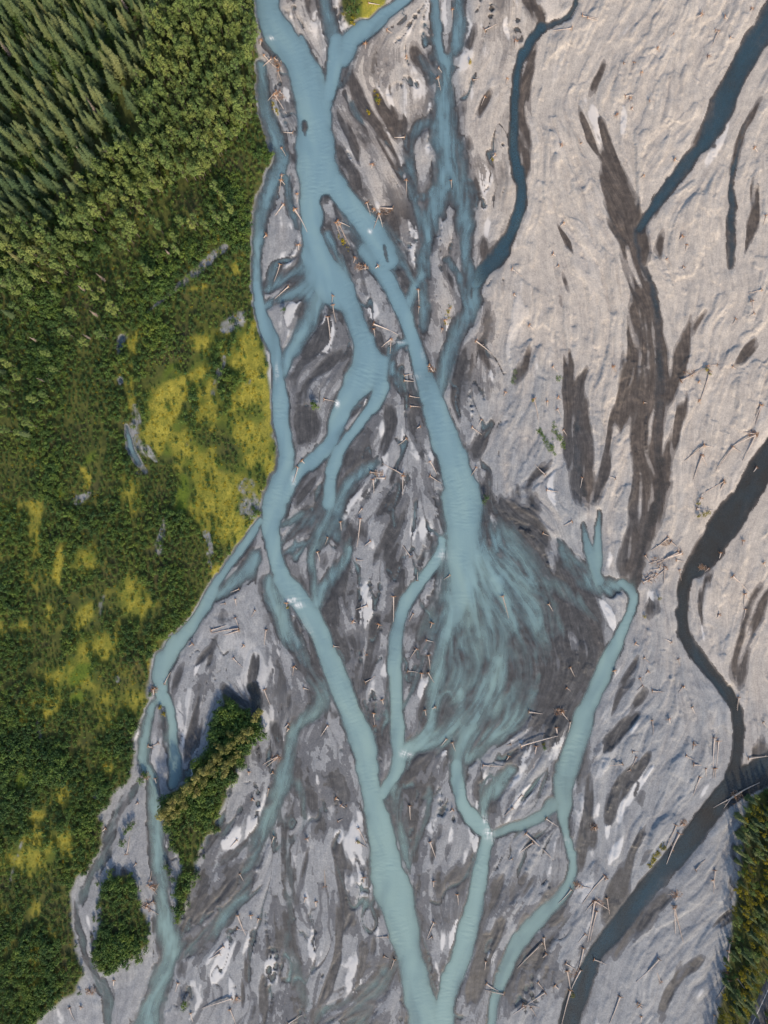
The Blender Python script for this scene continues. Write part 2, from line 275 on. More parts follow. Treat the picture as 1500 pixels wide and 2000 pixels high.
K s .9 - 1150,380,90 1180,450,70 ; K s .8 - 530,130,40 430,280,60 ; K s .8 - 1160,850,60 1150,980,60 1040,1100,60 ; K s .7 - 610,1250,60 580,1340,40 ; K s .7 - 700,1060,50
K s .8 - 1300,170,40 1330,60,60 ; K s .7 - 1430,800,60 ; K s .7 - 60,1150,80 130,1280,60
J s .9 - 300,1480,80 380,1430,60 ; J s .8 - 1250,1250,80 1380,960,60 ; J s .8 - 670,200,60 640,290,40 ; J s .8 - 840,170,40 800,240,30 ; J s .8 - 650,560,60 600,620,40 ; J s .8 - 500,950,60 530,850,60
J s .7 - 1250,420,100 1380,560,80 1200,820,40 ; J s .7 - 1060,420,60
G s .9 - 1250,650,40 1330,620,30 ; G s .9 - 1170,860,30 1140,950,40 ; G s .7 - 1230,560,60 ; G s .8 - 810,1270,60 800,1350,70 ; G s .7 - 1380,1000,60
B i 1 - 285,715,20 285,750,34 290,790,16 ; B i 1 - 410,1180,60 440,1230,110 470,1290,90 ; B i 1 - 1143,1060,14 1146,1100,16 ; E i 1 - 1265,190,10 1265,240,12
B i .8 - 1120,280,36 1120,220,80 1120,100,80 1120,0,80 ; E i 1 - 500,-30,20 490,-60,20
B i 1 - 755,1440,10 765,1480,26 775,1530,18
D b 1 - 1310,-50,30 1280,-15,60 1215,40,56 1140,110,60 1060,180,40 960,260,26 860,340,18 ; D b .8 - 1320,590,44 1260,780,44 1250,850,40 ; D b .9 - 430,1440,70 540,1390,60 ; D b .9 - 800,900,40 800,1000,70 830,1130,60 920,1200,60
D b .8 - 1420,1330,90 1470,1450,130 1440,1540,150 ; D b .9 - 1330,420,60 1400,370,90 1470,330,80 ; D b .7 - 750,450,60 700,520,40 ; D b .5 - 1070,1150,90 1120,1080,80 ; D b .7 - 970,540,40 1080,460,30
D b .6 - 1490,700,30 1380,850,24 ; D b .6 - 780,1250,60 860,1270,60
G b .9 - 1190,120,50 1240,220,30 1235,330,36 ; G b .6 - 590,600,40 620,430,40 ; G b .8 - 230,1220,36 245,1340,60 ; G b .8 - 930,250,50 970,50,50 ; G b .5 - 800,60,70 ; G b .7 - 700,980,50 ; G b .7 - 300,150,20 320,110,26 ; G b .5 - 470,340,40 630,220,40 ; G b .5 - 940,620,40 ; G b .6 - 280,640,26 280,740,26 ; G b .5 - 160,840,60
J b .6 - 150,400,26 100,550,30 60,700,60 ; J b .6 - 330,680,50 ; J b .5 - 200,1120,90 150,1200,70 ; J b .5 - 330,950,60 ; J b .8 - 560,160,50
D d 1 - 720,940,20 720,1020,24 ; G d 1 - 540,1200,20 560,1080,22 600,980,22 600,900,18 670,780,20 ; J d 1 - -20,1260,22 80,1050,22 200,850,22 280,750,22 330,690,16 ; G d .8 - 430,1420,30 520,1330,30 600,1280,20 ; G d .8 - 650,80,20 655,180,16
A d 1 - 960,-30,40 870,110,36 800,330,40 760,560,40 740,700,60 820,790,50 ; A d 1 - 640,830,50 540,920,50 420,1060,50 340,1200,40 ; A d .8 - 740,900,30 700,1100,30 ; A d 1 - 800,1210,24 950,1200,24 1080,1120,30 1110,1020,40
D d .9 - 0,1010,18 200,960,16 400,960,16 560,1010,14 640,1000,14 ; D d .7 - 620,1060,16 600,1200,24 570,1400,24
"""

LEFT_WOOD = [(-160, -160), (490, -160), (492, 60), (506, 150), (513, 225), (524, 270), (526, 320), (508, 385), (494, 425), (486, 470), (488, 530),
             (493, 590), (497, 640), (508, 720), (518, 790), (525, 860), (532, 930), (520, 975), (500, 1020), (466, 1060), (434, 1110), (410, 1150),
             (388, 1195), (352, 1230), (328, 1252), (298, 1290), (290, 1320), (296, 1360), (288, 1390), (262, 1430), (258, 1490), (250, 1520), (216, 1540),
             (202, 1600), (192, 1660), (162, 1700), (140, 1740), (136, 1790), (148, 1850), (158, 1900), (138, 1940), (98, 1970), (68, 2000), (55, 2160), (-160, 2160)]
ISLAND = [(440, 1352), (425, 1375), (410, 1420), (397, 1470), (372, 1508), (336, 1546), (308, 1578), (312, 1600), (335, 1640), (352, 1660), (357, 1690),
          (342, 1755), (332, 1800), (345, 1812), (363, 1770), (383, 1700), (398, 1650), (422, 1620), (443, 1560), (466, 1500), (494, 1460), (510, 1390),
          (500, 1362), (475, 1380), (455, 1365)]
ISLET_WOOD = [(205, 1722), (230, 1712), (262, 1716), (274, 1740), (296, 1800), (289, 1840), (260, 1858), (230, 1886), (192, 1897), (183, 1880), (192, 1840), (196, 1780)]
RIGHT_WOOD = [(1660, 1520), (1496, 1538), (1462, 1562), (1448, 1600), (1450, 1650), (1440, 1720), (1428, 1790), (1423, 1850), (1411, 1930), (1396, 2000), (1380, 2160), (1660, 2160)]
TOP_PATCH = [(664, -60), (668, 20), (674, 42), (690, 62), (712, 45), (735, 30), (752, 12), (756, -60)]
SPRUCE = [(-160, -160), (330, -160), (310, 0), (282, 53), (268, 117), (252, 187), (256, 235), (212, 275), (165, 335), (125, 377), (104, 425), (50, 425), (-20, 415), (-160, 420)]
POPLAR = [(325, -160), (492, -160), (500, 60), (502, 210), (478, 240), (440, 275), (405, 330), (366, 352), (300, 395), (262, 400), (245, 425), (280, 470), (180, 500), (120, 545), (-30, 590),
          (-160, 600), (-160, 425), (0, 425), (60, 432), (108, 438), (130, 385), (170, 345), (215, 290), (280, 255), (260, 195), (276, 120), (292, 55)]
MOSS = [('D', .95, [(870, 860), (960, 740), (1100, 690), (1250, 620), (1260, 660), (1130, 780), (1080, 880), (1010, 1000), (960, 1160), (900, 1120), (870, 1060), (880, 960)]),
        ('D', .9, [(1350, 940), (1370, 820), (1420, 740), (1510, 640), (1540, 700), (1560, 860), (1420, 900)]), ('D', .9, [(1340, 660), (1400, 540), (1490, 360), (1510, 420), (1440, 640), (1400, 650)]),
        ('D', .75, [(1120, 1500), (1150, 1250), (1230, 1120), (1330, 1300), (1400, 1400), (1380, 1500), (1250, 1540)]), ('D', .9, [(750, 500), (830, 430), (840, 470), (790, 590)]),
        ('D', 1, [(470, 1360), (500, 1240), (545, 1290), (530, 1350)]), ('D', .9, [(1350, 1050), (1450, 960), (1490, 1000), (1400, 1110)]), ('D', .8, [(1040, 250), (1180, 160), (1220, 180), (1080, 230)]),
        ('D', .8, [(1140, 880), (1230, 730), (1260, 720), (1180, 860)]), ('D', .8, [(1430, 1240), (1460, 1130), (1540, 1050), (1560, 1160), (1480, 1240)]), ('D', .8, [(1320, 130), (1380, 20), (1420, 0), (1400, 110)]),
        ('D', .7, [(1240, 1040), (1250, 900), (1280, 910), (1260, 1030)]), ('D', .6, [(730, 640), (770, 640), (800, 900), (750, 920)]),
        ('G', .9, [(330, 420), (340, 250), (380, 150), (415, 160), (400, 230), (370, 420)]), ('G', .9, [(440, 690), (470, 580), (550, 520), (560, 560), (500, 670)]),
        ('G', .8, [(240, 960), (380, 880), (340, 1030), (290, 1045)]), ('G', .85, [(255, 1170), (330, 1070), (380, 1080), (300, 1210)]), ('G', .8, [(110, 1150), (160, 1130), (160, 1230), (120, 1240)]),
        ('G', .8, [(270, 620), (280, 530), (310, 540), (300, 620)]), ('G', .8, [(70, 1120), (150, 1080), (140, 1120)]), ('G', .6, [(1180, 90), (1230, -40), (1420, -30), (1340, 90), (1280, 160)]), ('G', .7, [(240, 240), (260, 190), (270, 210)])]
GRASS = [('G', [(400, 960), (470, 870), (560, 880), (550, 950), (420, 1020)]), ('D', [(1010, 1500), (1080, 1270), (1130, 1290), (1110, 1500)]), ('D', [(960, 690), (1000, 640), (1080, 610), (1040, 670), (980, 720)]),
         ('J', [(95, 110), (110, 30), (150, 15), (200, 100), (140, 130)]), ('G', [(390, 1120), (430, 1050), (510, 1020), (500, 1120)]), ('D', [(490, 1240), (530, 1170), (580, 1130), (570, 1200)]), ('D', [(320, 1440), (350, 1370), (400, 1400)]), ('G', [(450, 290), (520, 250), (560, 240), (540, 280)])]

# ------------------------------------------------------------------ fields on the ground grid
STEP = 2.0
MARG = 110
GX = np.arange(-MARG, 1500 + MARG + 0.1, STEP)
GY = np.arange(-MARG, 2000 + MARG + 0.1, STEP)
NX, NY = len(GX), len(GY)
PX, PY = np.meshgrid(GX, GY)            # row = y (down the picture), column = x


def vnoise(cell_x, cell_y=None, seed=0):
    """smooth lattice noise over the grid, cell size in photograph pixels, about -1..1"""
    cell_y = cell_y or cell_x
    r = np.random.default_rng(seed)
    fx = (GX - GX[0]) / cell_x
    fy = (GY - GY[0]) / cell_y
    lat = r.uniform(-1, 1, (int(fy[-1]) + 3, int(fx[-1]) + 3))
    ix = fx.astype(int); iy = fy.astype(int)
    tx = fx - ix; ty = fy - iy
    tx = tx * tx * (3 - 2 * tx); ty = ty * ty * (3 - 2 * ty)
    rows = lat[iy] * (1 - ty)[:, None] + lat[iy + 1] * ty[:, None]
    return rows[:, ix] * (1 - tx) + rows[:, ix + 1] * tx


def fbm(cell, octs, seed):
    a, out, tot = 1.0, 0, 0
    for k in range(octs):
        out = out + a * vnoise(cell / 2 ** k, None, seed * 31 + k)
        tot += a
        a *= 0.55
    return out / tot


def blur(f, r):
    """two passes of a box filter, r in cells"""
    for _ in range(2):
        for ax in (0, 1):
            p = np.pad(f, [(r + 1, r) if a == ax else (0, 0) for a in (0, 1)], mode='edge')
            c = np.cumsum(p, axis=ax)
            n = f.shape[ax]
            f = (np.take(c, np.arange(2 * r + 1, 2 * r + 1 + n), axis=ax) - np.take(c, np.arange(0, n), axis=ax)) / (2 * r + 1)
    return f


def sstep(a, b, x):
    t = np.clip((x - a) / (b - a), 0, 1)      # a > b gives a falling step
    return t * t * (3 - 2 * t)


def inside(poly, X=None, Y=None):
    X = PX if X is None else X
    Y = PY if Y is None else Y
    res = np.zeros(X.shape, bool)
    n = len(poly)
    for i in range(n):
        x0, y0 = poly[i]; x1, y1 = poly[(i + 1) % n]
        if y0 == y1:
            continue
        c = ((y0 > Y) != (y1 > Y)) & (X < (x1 - x0) * (Y - y0) / (y1 - y0) + x0)
        res ^= c
    return res


WX = PX + 2.4 * vnoise(30, None, 1) + 0.8 * vnoise(9, None, 2)
WY = PY + 2.4 * vnoise(30, None, 3) + 0.8 * vnoise(9, None, 4)

WID = np.clip(1 + 0.16 * vnoise(60, None, 15) + 0.06 * vnoise(20, None, 16) + 0.03 * vnoise(7, None, 17), 0.6, 1.45)

PATHS = []
for row in LINES.strip().splitlines():
    for item in row.split(';'):
        w = item.split()
        if not w:
            continue
        pts = []
        for q in w[4:]:
            x, y, wd = map(float, q.split(','))
            X, Y = tp(w[0], x, y)
            pts.append((X, Y, wd / 6.0))
        if len(pts) == 1:
            X, Y, wd = pts[0]
            pts = [(X, Y - wd * .7, wd * .7), (X, Y + wd * .7, wd * .7)]
        PATHS.append((w[1], float(w[2]), w[3], pts))


def smooth_path(pts, n=3):
    out = []
    for i in range(len(pts) - 1):
        p0 = np.array(pts[max(i - 1, 0)]); p1 = np.array(pts[i]); p2 = np.array(pts[i + 1]); p3 = np.array(pts[min(i + 2, len(pts) - 1)])
        for k in range(n):
            t = k / n
            out.append(0.5 * (2 * p1 + (p2 - p0) * t + (2 * p0 - 5 * p1 + 4 * p2 - p3) * t * t + (3 * p1 - 3 * p2 + p0 - p3) * t ** 3))
    out.append(np.array(pts[-1]))
    return out


EDGE = np.full((NY, NX), 70.0)          # pixels to the nearest water's edge, negative under water
DT = np.zeros((NY, NX)); DC = np.zeros((NY, NX)); FT = np.zeros((NY, NX)); FC = np.zeros((NY, NX))
MUD = np.zeros((NY, NX)); SAND = np.zeros((NY, NX)); ISL = np.zeros((NY, NX)); BARE = np.zeros((NY, NX)); GAP = np.zeros((NY, NX))
FLOW = []
TMP = np.zeros((NY, NX))
for kind, val, taper, pts in PATHS:
    sp = smooth_path(pts)
    n = len(sp) - 1
    TMP[:] = 0
    path_len = sum(math.hypot(sp[k + 1][0] - sp[k][0], sp[k + 1][1] - sp[k][1]) for k in range(n)) + 1e-6
    for i in range(n):
        x0, y0, r0 = sp[i]; x1, y1, r1 = sp[i + 1]
        r0 = max(r0, 1.5); r1 = max(r1, 1.5)
        if kind in 'tcm' and n > 2:
            FLOW.append((x0, y0, x1, y1, max(r0, 6)))
        pad = max(r0, r1) * 2.6 + (66 if kind in 'tc' else 8)
        a0 = max(int((min(x0, x1) - pad - GX[0]) / STEP), 0); a1 = min(int((max(x0, x1) + pad - GX[0]) / STEP) + 2, NX)
        b0 = max(int((min(y0, y1) - pad - GY[0]) / STEP), 0); b1 = min(int((max(y0, y1) + pad - GY[0]) / STEP) + 2, NY)
        if a1 <= a0 or b1 <= b0:
            continue
        X = WX[b0:b1, a0:a1]; Y = WY[b0:b1, a0:a1]
        dx, dy = x1 - x0, y1 - y0
        L2 = dx * dx + dy * dy + 1e-6
        t = np.clip(((X - x0) * dx + (Y - y0) * dy) / L2, 0, 1)
        d = np.hypot(X - x0 - t * dx, Y - y0 - t * dy)
        r = r0 + (r1 - r0) * t
        g = (i + t) / n
        if kind in 'msb':
            ends = min(0.5, 26.0 / path_len)
            r = r * (0.25 + 0.75 * np.sqrt(np.clip(np.minimum(g, 1 - g) / ends, 0, 1)))
        v = np.full(d.shape, val)
        if 's' in taper:
            v = v * np.clip(g * 3, 0.05, 1)
        if 'e' in taper:
            v = v * np.clip((1 - g) * 2.2, 0.05, 1)
        if 'x' in taper:
            v = v * np.clip((1 - g) * path_len / 75.0, 0.05, 1)
        q = d / (r * WID[b0:b1, a0:a1])
        sl = (slice(b0, b1), slice(a0, a1))
        if kind in 'tc':
            EDGE[sl] = np.minimum(EDGE[sl], d - r * WID[b0:b1, a0:a1])
            firm = min(max((val - 0.48) / 0.40, 0), 1)
            if firm > 0:
                F = DT if kind == 't' else DC
                F[sl] = np.maximum(F[sl], firm * v ** 1.3 * np.clip(1 - q * q, 0, 1) ** (0.42 if kind == 't' else 0.7))
            TMP[sl] = np.maximum(TMP[sl], v * (0.30 if firm > .6 else 1.0) * np.exp(-(q / ((1.05 if firm > .6 else 1.32) if kind == 't' else 1.05)) ** 2))
        else:
            F = {'m': MUD, 's': SAND, 'i': ISL, 'b': BARE, 'd': GAP}[kind]
            F[sl] = np.maximum(F[sl], v * np.clip(1.16 * np.exp(-(q / 1.12) ** 4), 0, 1))
    if kind == 't':
        FT = (FT ** 2.5 + TMP ** 2.5) ** 0.4
    elif kind == 'c':
        FC = np.maximum(FC, TMP)

# flow directions, for combed silt

cs = 8
cx, cy = PX[::cs, ::cs], PY[::cs, ::cs]
vx = np.full(cx.shape, 0.0); vy = np.full(cx.shape, 0.0)
vx += 0.0006 * np.where(cx > 1000, -0.35, 0.12); vy += 0.0006
for x0, y0, x1, y1, r in FLOW:
    dx, dy = x1 - x0, y1 - y0
    L = math.hypot(dx, dy) + 1e-6
    if dy < 0:
        dx, dy = -dx, -dy
    d2 = (cx - (x0 + x1) / 2) ** 2 + (cy - (y0 + y1) / 2) ** 2
    wgt = L / (300 + d2 * (1 + d2 / 5000.0))
    vx += wgt * dx / L; vy += wgt * dy / L
m = np.hypot(vx, vy) + 1e-9
ang = np.arctan2(vy, vx)


def up(f):
    r = np.repeat(np.repeat(f, cs, 0), cs, 1)[:NY, :NX]
    return blur(r, cs // 2)


VX, VY = up(vx / m), up(vy / m)
turn = 0.30 * vnoise(60, None, 5) + 0.16 * vnoise(22, None, 6)
VX, VY = VX * np.cos(turn) - VY * np.sin(turn), VX * np.sin(turn) + VY * np.cos(turn)
m = np.hypot(VX, VY) + 1e-9
VX /= m; VY /= m


def lic_many(items, ux, uy, raw=False):
    """smear several noise fields along the current in one walk; items: (noise, steps)"""
    ii, jj = np.meshgrid(np.arange(NX, dtype=np.float32), np.arange(NY, dtype=np.float32))
    acc = [n.astype(np.float32).copy() for n, _ in items]
    ux = ux.astype(np.float32).ravel(); uy = uy.astype(np.float32).ravel()
    flat = [n.astype(np.float32).ravel() for n, _ in items]
    for sgn in (1, -1):
        x, y = ii + .5, jj + .5
        ind = (y.astype(np.int32) * NX + x.astype(np.int32))
        for k in range(max(st for _, st in items)):
            x += sgn * ux[ind]; y += sgn * uy[ind]
            np.clip(x, 0, NX - 1, out=x); np.clip(y, 0, NY - 1, out=y)
            ind = y.astype(np.int32) * NX + x.astype(np.int32)
            for q, (_, st) in enumerate(items):
                if k < st:
                    acc[q] += flat[q][ind]
    out = []
    for a_, (_, st) in zip(acc, items):
        if raw:
            out.append(a_ / (2 * st + 1))
            continue
        a_ -= a_.mean()
        out.append(a_ / a_.std())
    return out


white = RNG.normal(0, 1, (NY, NX)).astype(np.float32)
(LIC_F, LIC_C, LIC_W, LIC_S, L1, L2, L3, A1, A2, A3, B1, B2, B3) = lic_many([
    (white, 9),                                                     # fine combing
    (vnoise(10, None, 21) + 0.6 * vnoise(5, None, 22), 14),         # lens shaped patches
    (vnoise(20, None, 23) + 0.5 * vnoise(9, None, 24), 26),         # broad streaks
    (vnoise(12, None, 25) + 0.6 * vnoise(6, None, 26), 18),
    (vnoise(44, None, 61) + 0.30 * vnoise(17, None, 62), 44),       # zero lines of these make braided threads
    (vnoise(20, None, 63) + 0.4 * vnoise(9, None, 64), 28),
    (vnoise(9, None, 65), 16),
    (vnoise(46, None, 81), 26), (vnoise(19, None, 82), 17), (vnoise(8, None, 83), 10),
    (vnoise(40, None, 84), 26), (vnoise(16, None, 85), 15), (vnoise(7, None, 86), 9)], VX, VY)
(RIP,) = lic_many([(white[::-1].copy(), 3)], -VY, VX)               # ripples lie across the current
(MUDs, SANDs) = lic_many([(MUD * np.clip(1.1 + .36 * LIC_C + .2 * A3, 0, 2), 8), (SAND * np.clip(1 + .8 * LIC_S, 0, 2), 9)], VX, VY, True)
BR1, BR2, BR3 = np.abs(L1), np.abs(L2), np.abs(L3)
FA = 0.55 * A1 + 0.45 * A2 + 0.30 * A3 + 0.08 * LIC_F               # silt and damp gravel
FB = 0.50 * B1 + 0.45 * B2 + 0.32 * B3 + 0.08 * LIC_F               # sand sheets

RGX = PX + 8 * vnoise(34, None, 91) + 5 * vnoise(13, None, 92) + 3 * vnoise(6, None, 95)
RGY = PY + 8 * vnoise(34, None, 93) + 5 * vnoise(13, None, 94) + 3 * vnoise(6, None, 96)
WOOD = inside(LEFT_WOOD, RGX, RGY); ISLW = inside(ISLAND, RGX, RGY) | inside(ISLET_WOOD, RGX, RGY); RW = inside(RIGHT_WOOD); TOPP = inside(TOP_PATCH)
WOOD = WOOD | (np.roll(WOOD, 5, 1) & (PY < 930) & (EDGE > 0.5))
VEG = np.clip(blur((WOOD | ISLW | RW | TOPP).astype(float), 2) * 1.6 - 0.3 + 0.25 * LIC_F * 0.3, 0, 1)
VEGD = blur((WOOD | ISLW | RW | TOPP).astype(float), 4)

# water depth (0..1): firm channels, and films that break up into threads
ROUGH = fbm(9, 3, 51)
RG = ROUGH * .6 + fbm(4.5, 2, 52) * .5
THR = (0.62 - np.minimum(BR2, 1.4)) * 0.36 + (0.60 - np.minimum(BR3, 1.4)) * 0.34 + 0.13 * LIC_F + .10 * LIC_W
zy = sstep(480, 560, PX) * (1 - sstep(900, 1010, PX + 0.08 * (PY - 900))) + sstep(1100, 1500, PY) * sstep(250, 380, PX) * (1 - sstep(1040, 1180, PX))
net = np.exp(-(BR1 / np.clip(.075 + .05 * ROUGH, .03, .2)) ** 2) * sstep(-.15, .35, fbm(90, 2, 54)) + .8 * np.exp(-(BR2 / np.clip(.06 + .05 * ROUGH, .025, .2)) ** 2) * sstep(.0, .4, fbm(60, 2, 55))
FT = np.maximum(FT, np.clip(zy, 0, 1) * np.clip(net, 0, 1) * 0.45 * (1 - blur(WOOD.astype(float), 6)) * (1 - ISLW))
film = np.clip(FT, 0, 1) ** 1.35 * np.clip(0.95 + 1.45 * THR, 0.0, 2.1) - (0.05 + 0.03 * RG)
film = 0.5 * (film + np.sqrt(film * film + 0.0016)) - .008
body = DT * np.clip(1 + 0.16 * LIC_W + 0.07 * LIC_C + 0.03 * LIC_F, .4, 1.4) - 0.05 - .03 * RG
DTs = np.clip(np.maximum(body, film), 0, None)
filmc = np.clip(FC, 0, 1) ** 1.2 * np.clip(.75 + .5 * THR, 0, 1.6) - (0.17 + 0.16 * RG)
bodyc = DC * np.clip(1 + 0.22 * LIC_W, .4, 1.5) - 0.10 - .12 * RG
DCs = np.clip(np.maximum(bodyc, filmc), 0, None)
ISLm = sstep(0.45, 0.75, ISL + 0.06 * LIC_F)
DEP = np.maximum(DTs, DCs) * (1 - ISLm)
bi = np.minimum(np.minimum(np.arange(NX)[None, :], np.arange(NX)[::-1][None, :]), np.minimum(np.arange(NY)[:, None], np.arange(NY)[::-1][:, None]))
INNER = sstep(6, 24, bi.astype(float))                              # the traced plan ends here; beyond lies plain valley floor
DEP = (0.5 * DEP + 0.5 * blur(DEP, 1)) * INNER
TURB = blur((np.maximum(DTs, .3 * FT) + 1e-4) / (np.maximum(DTs, .3 * FT) + np.maximum(DCs, .3 * FC) + 2e-4), 4)
EDGE = np.where(ISLm > .3, np.maximum(EDGE, (ISLm - .3) * 16), EDGE)
EDGE = np.where(DEP > 0.006, np.minimum(EDGE, -DEP * 20), np.maximum(EDGE, 0.6))

# land: wet silt, damp gravel, pale sand
zone_c = sstep(480, 560, PX) * (1 - sstep(880, 1060, PX + 0.08 * (PY - 900)))         # the young braided middle
zone_low = sstep(1100, 1500, PY) * sstep(250, 380, PX) * (1 - sstep(1080, 1250, PX))
young = np.clip(np.maximum(zone_c, zone_low), 0, 1)
near = np.exp(-np.clip(EDGE, 0, None) / 24.0)
reg = fbm(150, 3, 66)
y2 = young * np.clip(0.85 + 0.8 * reg, 0.2, 1.3)
wet = sstep(0.24, 0.58, MUDs * (1 + .25 * ROUGH) + 0.16 * RG) * np.clip(MUDs * 1.15 + .08, 0, 1)
fa = FA + 0.55 * near * young + 0.45 * RG + .35 * reg
wet = np.maximum(wet, sstep(0.95, 1.25, fa) * (0.02 + 0.84 * np.clip(y2, 0, 1)))
matrix = sstep(0.06, 0.20, np.maximum(FT, .6 * FC) * (1 + .7 * RG) + .03 * A3)                                   # silt between the threads
wet = np.maximum(wet, matrix * (0.92 - .25 * sstep(.2, 1.4, BR2 + .5 * RG)))
rill2 = (1 - sstep(0.3, 1.0, BR2 / np.clip((0.06 + 0.14 * y2) * (1 + .8 * ROUGH), .02, 1) + .5 * RG)) * sstep(-.2, .3, fbm(30, 2, 68))
wet = np.maximum(wet, rill2 * (0.04 + 0.66 * np.clip(y2, 0, 1)))
mid = np.maximum(sstep(0.30, 0.50, fa - .12 * B3) * (0.10 + 0.75 * np.clip(y2, 0, 1)), np.exp(-(BR1 / .22) ** 2) * (.10 + .5 * y2))
mid = np.maximum(mid, .7 * sstep(.12, .45, MUDs + .12 * RG) + .30 * near)
mid = np.clip(mid + 0.10 * LIC_F * young, 0, 1)
edge_w = np.clip(np.exp(-np.clip(EDGE, 0, None) / (0.9 + 1.6 * young * np.clip(.9 + 1.6 * ROUGH, .1, 2.4))) * np.clip(.75 + .5 * A3, 0, 1), 0, 1)
wet = np.maximum(wet, edge_w * np.clip(1 - VEGD * .4, 0, 1))
wet = np.clip(np.maximum(wet, sstep(0.0, .10, DEP) * .97), 0, 1)
sand = np.maximum(sstep(0.28, 0.85, SANDs * (1 + .3 * ROUGH) + 0.10 * B3 + 0.12 * RG) * np.clip(SANDs * 1.2 + .1, 0, 1),
                  sstep(0.70, 1.30, FB + .35 * RG - .25 * FA + .2 * reg) * (0.30 + 0.50 * young))
sand = sand * (1 - 0.95 * sstep(.25, .6, wet))
warm = np.clip(sstep(0.30, 0.80, (PX - 560) / 900.0 + (820 - PY) / 1300.0 + 0.06 * LIC_W + 0.1 * fbm(150, 2, 9)), 0, 1)  # sunlit upper right against cooler shade, painted in with the sediment's own browns

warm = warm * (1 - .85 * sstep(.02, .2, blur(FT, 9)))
mossf = np.zeros((NY, NX)); grassf = np.zeros((NY, NX))
for tl, v, poly in MOSS:
    mossf = np.maximum(mossf, v * inside([tp(tl, *p) for p in poly], PX + 7 * vnoise(18, None, 31) + 3 * vnoise(6, None, 33), PY + 7 * vnoise(18, None, 32) + 3 * vnoise(6, None, 34)))
mossf = np.maximum(mossf, .95 * inside([(704, -60), (708, 50), (735, 34), (752, 12), (756, -60)]))
mossf = np.maximum(mossf, 0.85 * sstep(.24, .72, fbm(46, 3, 35) + 0.35 * sstep(300, 480, PX) * sstep(560, 700, PY) - 0.6 * sstep(-1, 1, (560 - PY) / 60) - .5 * sstep(300, 240, PX) * sstep(930, 860, PY) + 0.12) * WOOD)
for tl, poly in GRASS:
    grassf = np.maximum(grassf, 1.0 * inside([tp(tl, *p) for p in poly], PX + 6 * vnoise(16, None, 36), PY + 6 * vnoise(16, None, 37)))
mossf = np.clip(blur(mossf, 1) * (0.9 + 0.25 * fbm(14, 2, 38) + 0.08 * LIC_F), 0, 1)
grassf = np.maximum(blur(grassf, 2), .75 * sstep(.03, .45, blur(mossf, 9)) * (1 - mossf) * np.clip(.8 + .6 * fbm(12, 2, 43), 0, 1))
BAREf = sstep(.45, 1.0, .82 * BARE * (1 + .3 * fbm(24, 2, 42)) + 0.40 * fbm(11, 3, 39) + 0.05 * LIC_F)
VEGG = VEG * (1 - 0.92 * BAREf) * (1 - sstep(0, 3, 2 - EDGE))

old = sstep(880, 1050, PX) * (1 - .6 * sstep(1500, 1900, PY))
ridge = np.minimum(BR1, 1.3) * 0.20 + np.minimum(BR2, 1.3) * 0.13 + np.minimum(BR3, 1.2) * .06 + LIC_F * 0.010 + 0.25 * fbm(120, 3, 40) + .10 * FB - .3
ridge = ridge * (0.75 + 0.95 * old)
amp = (0.10 + 0.30 * old) * (1 - .8 * VEGD)
scarp = sstep(-.09, .09, L2 + .22 * RG) * .75 + sstep(-.07, .07, L1 - .45 + .18 * RG) + sstep(-.07, .07, B2 + .3 * B3 - .5 + .2 * RG) * .7 + sstep(-.1, .1, L3 + .3 * RG) * .28
bar = 0.42 + 0.20 * old + ridge + amp * (scarp - 1.2) - 0.28 * np.clip(MUD, 0, 1) + 0.08 * sand - 0.12 * wet + 0.9 * VEGD
cut = 8 + 16 * sstep(-.5, .5, fbm(50, 2, 41))                      # here steep cut banks, there gentle shores
HT = np.where(DEP <= 0.012, np.clip(bar, 0.06, None) * (1 - np.exp(-np.clip(EDGE, 0, None) / cut)) + 0.02, 0.015)
HT = HT - 1.2 * DEP
HT = HT.astype(np.float32)


for fld, const in ((wet, .12), (sand, .1), (mid, .25), (mossf, 0.0), (grassf, 0.0), (LIC_F, 0.0), (LIC_C, 0.0), (A3, 0.0), (HT, .5)):
    fld *= INNER
    fld += const * (1 - INNER)
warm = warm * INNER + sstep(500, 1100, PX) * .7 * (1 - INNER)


def at(f, x, y):
    i = min(max(int(round((x - GX[0]) / STEP)), 0), NX - 1); j = min(max(int(round((y - GY[0]) / STEP)), 0), NY - 1)
    return float(f[j, i])


def wpos(x, y):
    return (x - 750) * S, (1000 - y) * S


# ------------------------------------------------------------------ node helpers and materials
def new_mat(name):
    mt = bpy.data.materials.new(name)
    mt.use_nodes = True
    nt = mt.node_tree
    for n in list(nt.nodes):
        nt.nodes.remove(n)
    out = nt.nodes.new('ShaderNodeOutputMaterial')
    return mt, nt, out


def N(nt, t, **kw):
    n = nt.nodes.new(t)
    for k, v in kw.items():
        if k.startswith('i_'):
            n.inputs[k[2:].replace('_', ' ')].default_value = v
        else:
            setattr(n, k, v)
    return n


def mixc(nt, fac, a, b, mode='MIX'):
    n = nt.nodes.new('ShaderNodeMix')
    n.data_type = 'RGBA'
    n.blend_type = mode
    for sock, v in ((n.inputs[0], fac), (n.inputs[6], a), (n.inputs[7], b)):
        if isinstance(v, (int, float)):
            sock.default_value = v
        elif isinstance(v, tuple):
            sock.default_value = (*v, 1.0)
        else:
            nt.links.new(v, sock)
    return n.outputs[2]


def math_n(nt, op, a, b=None, c=None, clamp=False):
    n = nt.nodes.new('ShaderNodeMath')
    n.operation = op
    n.use_clamp = clamp
    for k, v in enumerate((a, b, c)):
        if v is None:
            continue
        if isinstance(v, (int, float)):
            n.inputs[k].default_value = v
        else:
            nt.links.new(v, n.inputs[k])
    return n.outputs[0]


